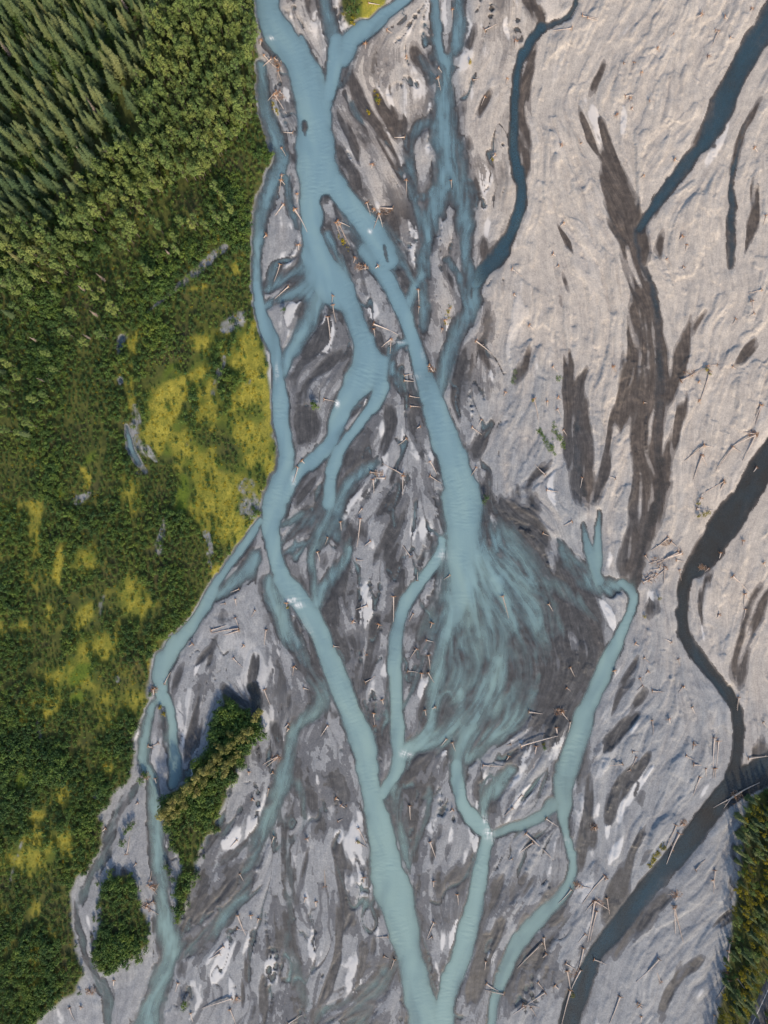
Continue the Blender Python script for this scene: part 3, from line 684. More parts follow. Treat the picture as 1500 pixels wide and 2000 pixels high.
def ramp(nt, fac, stops):
    n = nt.nodes.new('ShaderNodeValToRGB')
    e = n.color_ramp.elements
    while len(e) < len(stops):
        e.new(0.5)
    for k, (p, c) in enumerate(stops):
        e[k].position = p
        e[k].color = (*c, 1.0)
    nt.links.new(fac, n.inputs[0])
    return n.outputs[0]


def noise_n(nt, vec, scale, detail=2.0, rough=0.55):
    n = nt.nodes.new('ShaderNodeTexNoise')
    n.inputs['Scale'].default_value = scale
    n.inputs['Detail'].default_value = detail
    n.inputs['Roughness'].default_value = rough
    nt.links.new(vec, n.inputs['Vector'])
    return n


def ground_material():
    mt, nt, out = new_mat('river_sediment')
    L = nt.links
    geo = N(nt, 'ShaderNodeNewGeometry')
    P = geo.outputs['Position']
    A = N(nt, 'ShaderNodeAttribute', attribute_name='sed_a')
    B = N(nt, 'ShaderNodeAttribute', attribute_name='sed_b')
    sa = N(nt, 'ShaderNodeSeparateColor'); L.new(A.outputs['Color'], sa.inputs[0])
    sb = N(nt, 'ShaderNodeSeparateColor'); L.new(B.outputs['Color'], sb.inputs[0])
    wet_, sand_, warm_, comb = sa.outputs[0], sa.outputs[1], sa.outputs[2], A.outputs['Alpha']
    veg_, moss_, grass_, mid_ = sb.outputs[0], sb.outputs[1], sb.outputs[2], B.outputs['Alpha']
    n_f = noise_n(nt, P, 1.7, 3, .7)          # cobbles
    n_m = noise_n(nt, P, .35, 3, .6)
    n_l = noise_n(nt, P, .05, 3, .55)
    n_x = noise_n(nt, P, 4.5, 2, .6)          # pebbles
    dry = mixc(nt, warm_, (0.252, 0.264, 0.278), (0.43, 0.392, 0.350))  # warm pale end stands for sunlit gravel, grey end for shaded
    spk = ramp(nt, n_f.outputs[0], [(0.30, (0.62, 0.62, 0.63)), (0.52, (1, 1, 1)), (0.72, (1.32, 1.3, 1.28))])
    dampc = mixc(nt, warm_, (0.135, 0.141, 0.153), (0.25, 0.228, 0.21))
    dry = mixc(nt, sstep_n(nt, .30, .62, math_n(nt, 'ADD', mid_, math_n(nt, 'MULTIPLY', math_n(nt, 'SUBTRACT', n_m.outputs[0], .5), .5))), dry, dampc)
    dry = mixc(nt, 0.60, dry, mixc(nt, 1.0, dry, spk, 'MULTIPLY'))
    spk2 = ramp(nt, n_m.outputs[0], [(0.3, (0.84, 0.84, 0.85)), (0.7, (1.14, 1.13, 1.12))])
    dry = mixc(nt, 0.8, dry, mixc(nt, 1.0, dry, spk2, 'MULTIPLY'))
    cmb = ramp(nt, comb, [(0.1, (0.80, 0.80, 0.82)), (0.5, (1, 1, 1)), (0.9, (1.16, 1.16, 1.15))])
    dry = mixc(nt, 1.0, dry, cmb, 'MULTIPLY')
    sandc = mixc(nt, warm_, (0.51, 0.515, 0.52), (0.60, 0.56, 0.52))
    grit = math_n(nt, 'ADD', math_n(nt, 'MULTIPLY', math_n(nt, 'SUBTRACT', n_m.outputs[0], .5), .55), math_n(nt, 'MULTIPLY', math_n(nt, 'SUBTRACT', n_f.outputs[0], .5), .65))

    def crisp(v_, lo, hi, k_):
        t_ = sstep_n(nt, lo, hi, math_n(nt, 'ADD', v_, math_n(nt, 'MULTIPLY', grit, k_)))
        return math_n(nt, 'ADD', math_n(nt, 'MULTIPLY', t_, math_n(nt, 'MULTIPLY_ADD', v_, .45, .35)), math_n(nt, 'MULTIPLY', v_, .25), clamp=True)
    sf = crisp(sand_, .12, .90, .5)
    c = mixc(nt, sf, dry, sandc)
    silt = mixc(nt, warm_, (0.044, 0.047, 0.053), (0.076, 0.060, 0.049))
    silt = mixc(nt, math_n(nt, 'MULTIPLY', n_f.outputs[0], 0.5), silt, (0.090, 0.087, 0.085))
    silt = mixc(nt, math_n(nt, 'MULTIPLY', sstep_n(nt, .60, .74, n_x.outputs[0]), 0.30), silt, (0.24, 0.22, 0.20))
    silt = mixc(nt, 1.0, silt, ramp(nt, n_m.outputs[0], [(0.28, (0.72, 0.72, 0.73)), (0.5, (1, 1, 1)), (0.72, (1.45, 1.42, 1.4))]), 'MULTIPLY')
    silt = mixc(nt, 1.0, silt, ramp(nt, comb, [(0.15, (0.72, 0.72, 0.74)), (0.5, (1, 1, 1)), (0.85, (1.5, 1.48, 1.45))]), 'MULTIPLY')
    wf = crisp(wet_, .34, .78, .8)
    c = mixc(nt, wf, c, silt)
    soil = ramp(nt, n_m.outputs[0], [(0.25, (0.030, 0.040, 0.014)), (0.5, (0.065, 0.078, 0.020)), (0.75, (0.12, 0.118, 0.032))])
    soil = mixc(nt, math_n(nt, 'MULTIPLY', sstep_n(nt, .5, .7, n_l.outputs[0]), .5), soil, (0.075, 0.06, 0.04))
    c = mixc(nt, veg_, c, soil)
    mossc = ramp(nt, n_f.outputs[0], [(0.22, (0.13, 0.135, 0.018)), (0.45, (0.30, 0.27, 0.042)), (0.7, (0.46, 0.385, 0.065))])
    mossc = mixc(nt, math_n(nt, 'MULTIPLY', sstep_n(nt, .45, .65, n_m.outputs[0]), .55), mossc, (0.21, 0.205, 0.028))
    c = mixc(nt, math_n(nt, 'MULTIPLY', moss_, veg_), c, mossc)
    grc = ramp(nt, n_f.outputs[0], [(0.25, (0.05, 0.085, 0.012)), (0.7, (0.13, 0.18, 0.022))])
    c = mixc(nt, math_n(nt, 'MULTIPLY', grass_, veg_), c, grc)
    pr = N(nt, 'ShaderNodeBsdfPrincipled')
    L.new(c, pr.inputs['Base Color'])
    L.new(math_n(nt, 'MULTIPLY_ADD', wf, -0.45, 0.95), pr.inputs['Roughness'])
    pr.inputs['Specular IOR Level'].default_value = 0.25
    hgt = math_n(nt, 'ADD', math_n(nt, 'MULTIPLY', n_f.outputs[0], 0.16), math_n(nt, 'ADD', math_n(nt, 'MULTIPLY', n_x.outputs[0], 0.05), math_n(nt, 'MULTIPLY', n_m.outputs[0], 0.22)))
    bp = N(nt, 'ShaderNodeBump', i_Strength=0.38, i_Distance=1.0)
    L.new(hgt, bp.inputs['Height'])
    L.new(bp.outputs[0], pr.inputs['Normal'])
    L.new(pr.outputs[0], out.inputs[0])
    return mt


def sstep_n(nt, a, b, v):
    n = nt.nodes.new('ShaderNodeMapRange')
    n.interpolation_type = 'SMOOTHSTEP'
    n.inputs['From Min'].default_value = a
    n.inputs['From Max'].default_value = b
    nt.links.new(v, n.inputs['Value'])
    return n.outputs[0]


def water_material():
    mt, nt, out = new_mat('glacial_water')
    L = nt.links
    geo = N(nt, 'ShaderNodeNewGeometry')
    P = geo.outputs['Position']
    A = N(nt, 'ShaderNodeAttribute', attribute_name='wat_a')      # depth, turbidity, foam
    s = N(nt, 'ShaderNodeSeparateColor'); L.new(A.outputs['Color'], s.inputs[0])
    dep, turb, foam = s.outputs
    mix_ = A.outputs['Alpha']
    nz = noise_n(nt, P, .09, 3, .5)
    milky = mixc(nt, mix_, (0.182, 0.300, 0.358), (0.258, 0.365, 0.350))  # bluer upstream, greener downstream: reflected sky painted into the water
    milky = mixc(nt, math_n(nt, 'MULTIPLY', nz.outputs[0], 0.35), milky, (0.18, 0.30, 0.34))
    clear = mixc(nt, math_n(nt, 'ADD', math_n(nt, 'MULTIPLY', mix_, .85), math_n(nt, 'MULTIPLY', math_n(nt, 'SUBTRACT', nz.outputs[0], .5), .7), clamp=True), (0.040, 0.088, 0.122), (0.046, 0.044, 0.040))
    body = mixc(nt, turb, clear, milky)
    body = mixc(nt, foam, body, (0.75, 0.78, 0.78))
    k = math_n(nt, 'MULTIPLY_ADD', turb, -0.2, -2.5)
    al = math_n(nt, 'SUBTRACT', 1.0, math_n(nt, 'POWER', math.e, math_n(nt, 'MULTIPLY', dep, k)), clamp=True)
    stones = noise_n(nt, P, 1.6, 3, .7)
    al = math_n(nt, 'MULTIPLY', al, math_n(nt, 'SUBTRACT', 1.0, math_n(nt, 'MULTIPLY', math_n(nt, 'SUBTRACT', 1.0, turb), math_n(nt, 'MULTIPLY', sstep_n(nt, .45, .7, stones.outputs[0]), .5))))
    al = math_n(nt, 'MAXIMUM', al, foam)
    dif = N(nt, 'ShaderNodeBsdfDiffuse'); L.new(body, dif.inputs['Color'])
    tr = N(nt, 'ShaderNodeBsdfTransparent')
    m1 = N(nt, 'ShaderNodeMixShader'); L.new(al, m1.inputs[0]); L.new(tr.outputs[0], m1.inputs[1]); L.new(dif.outputs[0], m1.inputs[2])
    gl = N(nt, 'ShaderNodeBsdfGlossy', i_Roughness=0.10)
    fr = N(nt, 'ShaderNodeFresnel', i_IOR=1.33)
    n1 = noise_n(nt, P, 1.1, 3, .6)
    bp = N(nt, 'ShaderNodeBump', i_Strength=0.10, i_Distance=0.6)
    L.new(n1.outputs[0], bp.inputs['Height'])
    for n_ in (dif, gl, fr):
        L.new(bp.outputs[0], n_.inputs['Normal'])
    m2 = N(nt, 'ShaderNodeMixShader'); L.new(math_n(nt, 'MULTIPLY', fr.outputs[0], math_n(nt, 'SUBTRACT', 1.0, geo.outputs['Backfacing'])), m2.inputs[0]); L.new(m1.outputs[0], m2.inputs[1]); L.new(gl.outputs[0], m2.inputs[2])
    L.new(m2.outputs[0], out.inputs[0])
    return mt


def tag(o, label=None, cat=None, group=None, kind=None):
    if label: o['label'] = label
    if cat: o['category'] = cat
    if group: o['group'] = group
    if kind: o['kind'] = kind
    return o


def big_mesh(name, verts, quads, mat, attrs):
    me = bpy.data.meshes.new(name)
    me.vertices.add(len(verts))
    me.vertices.foreach_set('co', verts.astype(np.float32).ravel())
    nq = len(quads)
    me.loops.add(nq * 4)
    me.loops.foreach_set('vertex_index', quads.astype(np.int32).ravel())
    me.polygons.add(nq)
    me.polygons.foreach_set('loop_start', np.arange(0, nq * 4, 4, dtype=np.int32))
    me.polygons.foreach_set('loop_total', np.full(nq, 4, np.int32))
    me.polygons.foreach_set('use_smooth', np.ones(nq, bool))
    for an, arr in attrs.items():
        a = me.attributes.new(an, 'FLOAT_COLOR', 'POINT')
        a.data.foreach_set('color', arr.astype(np.float32).ravel())
    me.update(calc_edges=True)
    me.materials.append(mat)
    o = bpy.data.objects.new(name, me)
    COL.objects.link(o)
    return o


# ------------------------------------------------------------------ ground and water
gx = (GX - 750) * S
gy = (1000 - GY) * S
gx2 = gx.copy(); gy2 = gy.copy()
for k, far in enumerate((4000, 1800, 800, 420, 300)):          # the outermost cells stretch away to the horizon
    gx2[k] = -far; gx2[-1 - k] = far
    gy2[k] = far + 100; gy2[-1 - k] = -far - 100
VXW, VYW = np.meshgrid(gx2, gy2)
idx = np.arange(NX * NY).reshape(NY, NX)
quads = np.stack([idx[:-1, :-1], idx[1:, :-1], idx[1:, 1:], idx[:-1, 1:]], -1).reshape(-1, 4)
gv = np.stack([VXW, VYW, HT], -1).reshape(-1, 3)
HT = HT.astype(np.float32)
comb = np.clip(0.5 + 0.12 * LIC_F + 0.08 * LIC_C + .03 * A3 * (1 - young), 0, 1)
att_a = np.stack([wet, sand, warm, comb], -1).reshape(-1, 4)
att_b = np.stack([VEGG, mossf * (1 - BAREf), grassf * (1 - BAREf), mid], -1).reshape(-1, 4)
M_GROUND = ground_material()
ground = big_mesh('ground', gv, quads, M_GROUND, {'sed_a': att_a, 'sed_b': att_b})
tag(ground, 'grey gravel bars and silt flats of the braided river plain', 'ground', kind='structure')

FOAM = np.zeros((NY, NX))
for fx, fy, rx, ry, a in ((658, 787, 4, 7, .9), (570, 1172, 9, 5, 1), (582, 1182, 10, 6, .5), (955, 1627, 8, 10, .9), (963, 1640, 4, 8, .6), (787, 1472, 6, 6, .6), (800, 1475, 6, 5, .5), (541, 726, 3, 14, .5),
                          (573, 938, 4, 10, .5), (723, 452, 4, 4, .7), (642, 120, 2, 2, .3), (590, 1232, 12, 20, .25), (865, 1085, 10, 10, .3), (780, 669, 8, 3, .6), (810, 735, 10, 5, .3), (530, 75, 8, 4, .6), (948, 1600, 5, 8, .6),
                          (1105, 1640, 5, 7, .4), (603, 1245, 8, 16, .25), (830, 690, 7, 14, .2)):
    FOAM = np.maximum(FOAM, a * np.exp(-((PX - fx) / rx) ** 2 - ((PY - fy) / ry) ** 2))
FOAM = np.clip(FOAM * (0.9 + 0.5 * LIC_F + .4 * RIP), 0, 1) * (DEP > .03)
wetcell = (DEP > 0.010)
q4 = wetcell[:-1, :-1] | wetcell[1:, :-1] | wetcell[1:, 1:] | wetcell[:-1, 1:]
qt = 0.25 * (TURB[:-1, :-1] + TURB[1:, :-1] + TURB[1:, 1:] + TURB[:-1, 1:])
WZ = 0.0 + 0.026 * RIP * np.clip(.5 + 1.2 * fbm(40, 2, 53), 0, 1.4) * np.clip(DEP * 1.5, 0, 1) * np.clip(TURB, .1, 1) + 0.012 * LIC_F * np.clip(DEP, 0, .5)
hue = np.clip(sstep(500, 1750, PY + 0.12 * (PX - 750)) + 0.12 * LIC_W + .05 * LIC_C, 0, 1)  # blue-to-green drift downstream paints the sky's reflection into the river colour
M_WATER = water_material()
for nm, sel, lab, ct in (('river', q4 & (qt >= .5), 'milky turquoise water of the braided glacial river channels', 'river'), ('clear_stream', q4 & (qt < .5), 'dark clear side streams on the right of the plain', 'stream')):
    qs = quads[sel.ravel()]
    used = np.unique(qs)
    remap = np.full(NX * NY, -1, np.int64); remap[used] = np.arange(len(used))
    wv = np.stack([VXW, VYW, WZ], -1).reshape(-1, 3)[used]
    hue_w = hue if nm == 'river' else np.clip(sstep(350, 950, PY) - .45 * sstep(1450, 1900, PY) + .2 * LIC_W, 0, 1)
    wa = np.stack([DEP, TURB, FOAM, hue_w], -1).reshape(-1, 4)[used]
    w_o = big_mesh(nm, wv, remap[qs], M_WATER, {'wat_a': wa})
    tag(w_o, lab, ct, kind='structure')

# ------------------------------------------------------------------ trees and shrubs
def leaf_material(name, stops, trans=0.22, hue_noise=0.5):
    mt, nt, out = new_mat(name)
    L = nt.links
    oi = N(nt, 'ShaderNodeObjectInfo')
    tc = N(nt, 'ShaderNodeTexCoord')
    nz = noise_n(nt, tc.outputs['Object'], 1.3, 2, .6)
    f = math_n(nt, 'ADD', math_n(nt, 'MULTIPLY', oi.outputs['Random'], 1 - hue_noise * .6), math_n(nt, 'MULTIPLY', math_n(nt, 'SUBTRACT', nz.outputs[0], .5), hue_noise), clamp=True)
    geo = N(nt, 'ShaderNodeNewGeometry')
    big = noise_n(nt, geo.outputs['Position'], .045, 3, .6)
    f = math_n(nt, 'ADD', f, math_n(nt, 'MULTIPLY', math_n(nt, 'SUBTRACT', big.outputs[0], .5), 1.1), clamp=True)
    c = ramp(nt, f, stops)
    pr = N(nt, 'ShaderNodeBsdfPrincipled', i_Roughness=0.65)
    pr.inputs['Specular IOR Level'].default_value = 0.2
    L.new(c, pr.inputs['Base Color'])
    tl = N(nt, 'ShaderNodeBsdfTranslucent')
    L.new(c, tl.inputs['Color'])
    mx = N(nt, 'ShaderNodeMixShader', i_Fac=trans)
    L.new(pr.outputs[0], mx.inputs[1]); L.new(tl.outputs[0], mx.inputs[2])
    L.new(mx.outputs[0], out.inputs[0])
    return mt


def wood_material(name, stops, scale=3.0):
    mt, nt, out = new_mat(name)
    L = nt.links
    tc = N(nt, 'ShaderNodeTexCoord')
    oi = N(nt, 'ShaderNodeObjectInfo')
    nz = noise_n(nt, tc.outputs['Object'], scale, 3, .65)
    f = math_n(nt, 'ADD', math_n(nt, 'MULTIPLY', nz.outputs[0], .6), math_n(nt, 'MULTIPLY', oi.outputs['Random'], .4), clamp=True)
    c = ramp(nt, f, stops)
    pr = N(nt, 'ShaderNodeBsdfPrincipled', i_Roughness=0.8)
    L.new(c, pr.inputs['Base Color'])
    bp = N(nt, 'ShaderNodeBump', i_Strength=0.4, i_Distance=.1)
    L.new(nz.outputs[0], bp.inputs['Height']); L.new(bp.outputs[0], pr.inputs['Normal'])
    L.new(pr.outputs[0], out.inputs[0])
    return mt


M_SPRUCE = leaf_material('spruce_needles', [(0.0, (0.062, 0.102, 0.046)), (0.45, (0.122, 0.158, 0.061)), (0.8, (0.186, 0.200, 0.079)), (1.0, (0.282, 0.218, 0.092))], .12)
M_POPLAR = leaf_material('poplar_leaves', [(0.0, (0.119, 0.184, 0.058)), (0.5, (0.201, 0.262, 0.074)), (1.0, (0.296, 0.311, 0.089))], .25)
M_ALDER = leaf_material('alder_leaves', [(0.0, (0.048, 0.100, 0.033)), (0.4, (0.097, 0.166, 0.038)), (0.75, (0.158, 0.219, 0.040)), (0.93, (0.214, 0.240, 0.046)), (1.0, (0.289, 0.257, 0.083))], .2, .6)
M_WILLOW = leaf_material('willow_leaves', [(0.0, (0.175, 0.184, 0.055)), (0.5, (0.276, 0.261, 0.085)), (1.0, (0.360, 0.330, 0.117))], .25)
M_YELLOW = leaf_material('yellow_leaves', [(0.0, (0.163, 0.156, 0.014)), (0.5, (0.300, 0.250, 0.018)), (1.0, (0.450, 0.312, 0.024))], .25)
M_BARK = wood_material('bark', [(0.2, (0.05, 0.04, 0.032)), (0.8, (0.14, 0.115, 0.095))])
M_DEAD = wood_material('dead_wood', [(0.2, (0.20, 0.155, 0.12)), (0.8, (0.36, 0.29, 0.24))])


def mesh_from(name, verts, faces, mat):
    me = bpy.data.meshes.new(name)
    me.from_pydata(verts, [], faces)
    me.materials.append(mat)
    return me


def tube(verts, faces, pts, radii, sides=6):
    base = len(verts)
    pts = [Vector(p) for p in pts]
    for i, p in enumerate(pts):
        d = (pts[min(i + 1, len(pts) - 1)] - pts[max(i - 1, 0)]).normalized()
        a = d.orthogonal().normalized()
        b = d.cross(a)
        for k in range(sides):
            t = 2 * math.pi * k / sides
            verts.append(tuple(p + (a * math.cos(t) + b * math.sin(t)) * radii[i]))
    for i in range(len(pts) - 1):
        for k in range(sides):
            k2 = (k + 1) % sides
            faces.append((base + i * sides + k, base + i * sides + k2, base + (i + 1) * sides + k2, base + (i + 1) * sides + k))
    faces.append(tuple(base + k for k in reversed(range(sides))))
    faces.append(tuple(base + (len(pts) - 1) * sides + k for k in range(sides)))


def leaf(verts, faces, c, nrm, size, rnd):
    nrm = nrm.normalized()
    a = nrm.orthogonal().normalized()
    a.rotate(__import__('mathutils').Quaternion(nrm, rnd.uniform(0, 6.28)))
    b = nrm.cross(a)
    s = size * rnd.uniform(.6, 1.3)
    i = len(verts)
    verts.extend([tuple(c - a * s * .5), tuple(c - b * s * .34 + nrm * s * .08), tuple(c + a * s * .55), tuple(c + b * s * .34 + nrm * s * .08)])
    faces.append((i, i + 1, i + 2, i + 3))


def rand_unit(rnd):
    while True:
        v = Vector((rnd.uniform(-1, 1), rnd.uniform(-1, 1), rnd.uniform(-1, 1)))
        if 0.05 < v.length < 1:
            return v.normalized()


def lobes_mesh(name, lobes, per, size, mat, seed, up_bias=.5):
    rnd = random.Random(seed)
    v, f = [], []
    for c, r in lobes:
        c = Vector(c)
        n = max(int(per * (r[0] * r[0] + r[2] * r[0])), 6)
        for _ in range(n):
            u = rand_unit(rnd)
            k = rnd.uniform(.55, 1.08)
            p = c + Vector((u.x * r[0] * k, u.y * r[1] * k, u.z * r[2] * k))
            nrm = u + Vector((0, 0, up_bias)) + rand_unit(rnd) * .7
            leaf(v, f, p, nrm, size, rnd)
    return mesh_from(name, v, f, mat)


def spruce_meshes(seed, h=20.0, r=2.5, mat=None, sparse=1.0, dead=False):
    rnd = random.Random(seed)
    v, f = [], []
    tube(v, f, [(0, 0, 0), (0.05, .03, h * .35), (0, 0, h * .75), (0, 0, h)], [.26, .2, .1, .02], 5)
    trunk = mesh_from('spruce_trunk', v, f, M_BARK if not dead else M_DEAD)
    v, f = [], []
    nw = int(19 * (h / 20)) if not dead else 16
    for w in range(nw):
        t = w / (nw - 1)
        z = h * (.10 + .89 * t)
        rr = r * (1 - t) ** .85 * rnd.uniform(.78, 1.15) + .14
        if t < .12:
            rr *= .8
        nb = int((9 if t < .7 else 6) * sparse)
        off = rnd.uniform(0, 6.28)
        for k in range(nb):
            an = off + 6.283 * k / nb + rnd.uniform(-.25, .25)
            L = rr * rnd.uniform(.5, 1.3)
            drop = L * rnd.uniform(.25, .5)
            d = Vector((math.cos(an), math.sin(an), 0)); s = Vector((-d.y, d.x, 0))
            wd = (0.26 + .20 * L) * (0.35 if dead else 1)
            p0 = Vector((0, 0, z)); p1 = d * L * .5 + Vector((0, 0, z - drop * .35)); p2 = d * L + Vector((0, 0, z - drop * .7))
            i = len(v)
            v.extend([tuple(p0 + s * .06), tuple(p0 - s * .06), tuple(p1 - s * wd - Vector((0, 0, .12))), tuple(p1 + Vector((0, 0, .12))), tuple(p1 + s * wd - Vector((0, 0, .12))), tuple(p2)])
            f.extend([(i, i + 1, i + 2, i + 3), (i, i + 3, i + 4), (i + 3, i + 2, i + 5), (i + 4, i + 3, i + 5)])
            if not dead:
                for q in range(3):          # side twigs break the outline
                    t2 = rnd.uniform(.3, 1.0); sg = rnd.choice((-1, 1))
                    c = d * L * t2 + s * sg * wd * rnd.uniform(.7, 1.2) + Vector((0, 0, z - drop * .7 * t2 - .1))
                    leaf(v, f, c, Vector((rnd.uniform(-.5, .5), rnd.uniform(-.5, .5), 1)), .55, rnd)
    crown = mesh_from('spruce_crown', v, f, mat)
    return crown, trunk


def poplar_meshes(seed, h=12.0, r=1.6, mat=None, per=34, size=.44):
    rnd = random.Random(seed)
    v, f = [], []
    tube(v, f, [(0, 0, 0), (rnd.uniform(-.2, .2), rnd.uniform(-.2, .2), h * .4), (0, 0, h * .9)], [.16, .12, .03], 5)
    for k in range(6):
        z = h * rnd.uniform(.4, .8); a = rnd.uniform(0, 6.28)
        tube(v, f, [(0, 0, z), (math.cos(a) * r * .7, math.sin(a) * r * .7, z + 1.2)], [.06, .02], 3)
    trunk = mesh_from('trunk', v, f, M_BARK)
    lobes = []
    for k in range(17):
        t = rnd.uniform(0, 1)
        z = h * (.36 + .60 * t)
        rad = r * math.sin(math.pi * (.15 + .80 * (1 - t) ** .8)) * rnd.uniform(.3, .95)
        a = rnd.uniform(0, 6.28)
        q = rnd.uniform(.38, .72) * r * .62
        lobes.append(((math.cos(a) * rad, math.sin(a) * rad, z), (q, q, q * 1.25)))
    lobes.append(((0, 0, h * .97), (r * .25, r * .25, r * .5)))
    return lobes_mesh('crown', lobes, per, size, mat, seed + 1), trunk


def shrub_meshes(seed, h=2.6, r=1.15, mat=None, per=30, size=.36, nl=8):
    rnd = random.Random(seed)
    v, f = [], []
    for k in range(4):
        a = rnd.uniform(0, 6.28)
        tube(v, f, [(0, 0, -.1), (math.cos(a) * r * .3, math.sin(a) * r * .3, h * .45), (math.cos(a) * r * .55, math.sin(a) * r * .55, h * .8)], [.06, .045, .015], 3)
    stem = mesh_from('stem', v, f, M_BARK)
    lobes = []
    for k in range(nl):
        a = rnd.uniform(0, 6.28); q = rnd.uniform(.34, .58) * r
        rad = rnd.uniform(.1, .8) * r
        lobes.append(((math.cos(a) * rad, math.sin(a) * rad, h * rnd.uniform(.35, .85) * (1.1 - .4 * rad / r)), (q, q, q * .95)))
    return lobes_mesh('foliage', lobes, per, size, mat, seed + 1, .6), stem


PROTO = {
    'spruce': [spruce_meshes(100 + k, 17 + 1.5 * (k % 3 - 1), 2.75 + .3 * (k % 2), M_SPRUCE, 1.0) for k in range(5)],
    'snag': [spruce_meshes(150 + k, 15, 1.5, M_DEAD, .8, True) for k in range(2)],
    'poplar': [poplar_meshes(200 + 7 * k, 11.5 + (k % 3), 1.7 + .2 * (k % 2), M_POPLAR) for k in range(5)],
    'willow': [poplar_meshes(260 + 7 * k, 8.0 + (k % 2), 2.1, M_WILLOW, 24, .5) for k in range(3)],
    'birch': [poplar_meshes(290 + 7 * k, 10.0, 1.6, M_YELLOW, 26, .42) for k in range(3)],
    'alder': [shrub_meshes(300 + 7 * k, 2.6, 1.15, M_ALDER) for k in range(6)],
    'yellow': [shrub_meshes(360 + 7 * k, 1.4, .95, M_YELLOW, 30, .30, 6) for k in range(3)],
}
PARTS = {'spruce': ('spruce_tree', 'crown', 'trunk'), 'snag': ('dead_tree', 'bare_branches', 'trunk'), 'poplar': ('poplar_tree', 'crown', 'trunk'), 'willow': ('willow_tree', 'crown', 'trunk'),
         'birch': ('birch_tree', 'crown', 'trunk'), 'alder': ('alder_shrub', 'foliage', 'stem'), 'yellow': ('yellow_shrub', 'foliage', 'stem')}
FIRST = {}
REST = {}
STUFF = {}


def plant(kind, var, x, y, scale, rz, label, cat, group, tilt=0.0):
    nm, pa, pb = PARTS[kind]
    e = bpy.data.objects.new(nm, None)
    COL.objects.link(e)
    X, Y = wpos(x, y)
    e.location = (X, Y, at(HT, x, y) - .05)
    e.rotation_euler = (tilt * math.cos(rz), tilt * math.sin(rz), rz)
    e.scale = (scale, scale, scale * random.uniform(.85, 1.15))
    e.empty_display_size = .5
    tag(e, label, cat, group)
    c, t = PROTO[kind][var]
    oc = bpy.data.objects.new(pa, c); ot = bpy.data.objects.new(pb, t)
    for o in (oc, ot):
        COL.objects.link(o)
        o.parent = e
    FIRST.setdefault((kind, var), (oc, ot))
    return e


def scatter_stuff(name, kind, pts, label, cat):
    """the many further plants of a kind, one object: instances on a cloud of points"""
    if not pts:
        return None
    me = bpy.data.meshes.new(name)
    co = []
    for x, y, sc, rz, var in pts:
        X, Y = wpos(x, y)
        co.append((X, Y, at(HT, x, y) - .05))
    me.from_pydata(co, [], [])
    for an, k in (('size', 2), ('turn', 3), ('variant', 4)):
        a = me.attributes.new(an, 'FLOAT', 'POINT')
        a.data.foreach_set('value', [float(p[k]) for p in pts])
    o = bpy.data.objects.new(name, me)
    COL.objects.link(o)
    ng = bpy.data.node_groups.new(name, 'GeometryNodeTree')
    ng.interface.new_socket('Geometry', in_out='INPUT', socket_type='NodeSocketGeometry')
    ng.interface.new_socket('Geometry', in_out='OUTPUT', socket_type='NodeSocketGeometry')
    gi = ng.nodes.new('NodeGroupInput'); go = ng.nodes.new('NodeGroupOutput')
    join = ng.nodes.new('GeometryNodeJoinGeometry')

    def named(an):
        n = ng.nodes.new('GeometryNodeInputNamedAttribute')
        n.data_type = 'FLOAT'
        n.inputs['Name'].default_value = an
        return n.outputs['Attribute']
    size, turn_, var_ = named('size'), named('turn'), named('variant')
    rot = ng.nodes.new('ShaderNodeCombineXYZ'); ng.links.new(turn_, rot.inputs[2])
    scl = ng.nodes.new('ShaderNodeCombineXYZ')
    for k in range(3):
        ng.links.new(size, scl.inputs[k])
    m2p = ng.nodes.new('GeometryNodeMeshToPoints')
    ng.links.new(gi.outputs[0], m2p.inputs[0])
    for v in sorted({p[4] for p in pts}):
        cmp_ = ng.nodes.new('FunctionNodeCompare')
        cmp_.data_type = 'FLOAT'; cmp_.operation = 'EQUAL'
        ng.links.new(var_, cmp_.inputs[0]); cmp_.inputs[1].default_value = float(v); cmp_.inputs['Epsilon'].default_value = .1
        jn = ng.nodes.new('GeometryNodeJoinGeometry')
        for ob in FIRST[(kind, v)]:
            oi = ng.nodes.new('GeometryNodeObjectInfo')
            oi.transform_space = 'ORIGINAL'
            oi.inputs['Object'].default_value = ob
            ng.links.new(oi.outputs['Geometry'], jn.inputs[0])
        ip = ng.nodes.new('GeometryNodeInstanceOnPoints')
        ng.links.new(m2p.outputs[0], ip.inputs['Points']); ng.links.new(cmp_.outputs[0], ip.inputs['Selection'])
        ng.links.new(jn.outputs[0], ip.inputs['Instance']); ng.links.new(rot.outputs[0], ip.inputs['Rotation']); ng.links.new(scl.outputs[0], ip.inputs['Scale'])
        ng.links.new(ip.outputs[0], join.inputs[0])
    ng.links.new(join.outputs[0], go.inputs[0])
    md = o.modifiers.new('plants', 'NODES')
    md.node_group = ng
    tag(o, label, cat, kind='stuff')
    return o


def jitter(poly, step, rnd, jit=.5):
    xs = [p[0] for p in poly]; ys = [p[1] for p in poly]
    out = []
    y = max(min(ys), -MARG + 12)
    row = 0
    while y < min(max(ys), 2000 + MARG - 12):
        x = max(min(xs), -MARG + 12) + (step / 2 if row % 2 else 0)
        while x < min(max(xs), 1500 + MARG - 12):
            out.append((x + rnd.uniform(-jit, jit) * step, y + rnd.uniform(-jit, jit) * step))
            x += step
        y += step * .866
        row += 1
    if not out:
        return []
    a = np.array(out)
    ok = inside(poly, a[:, 0], a[:, 1])
    return [out[k] for k in np.nonzero(ok)[0]]


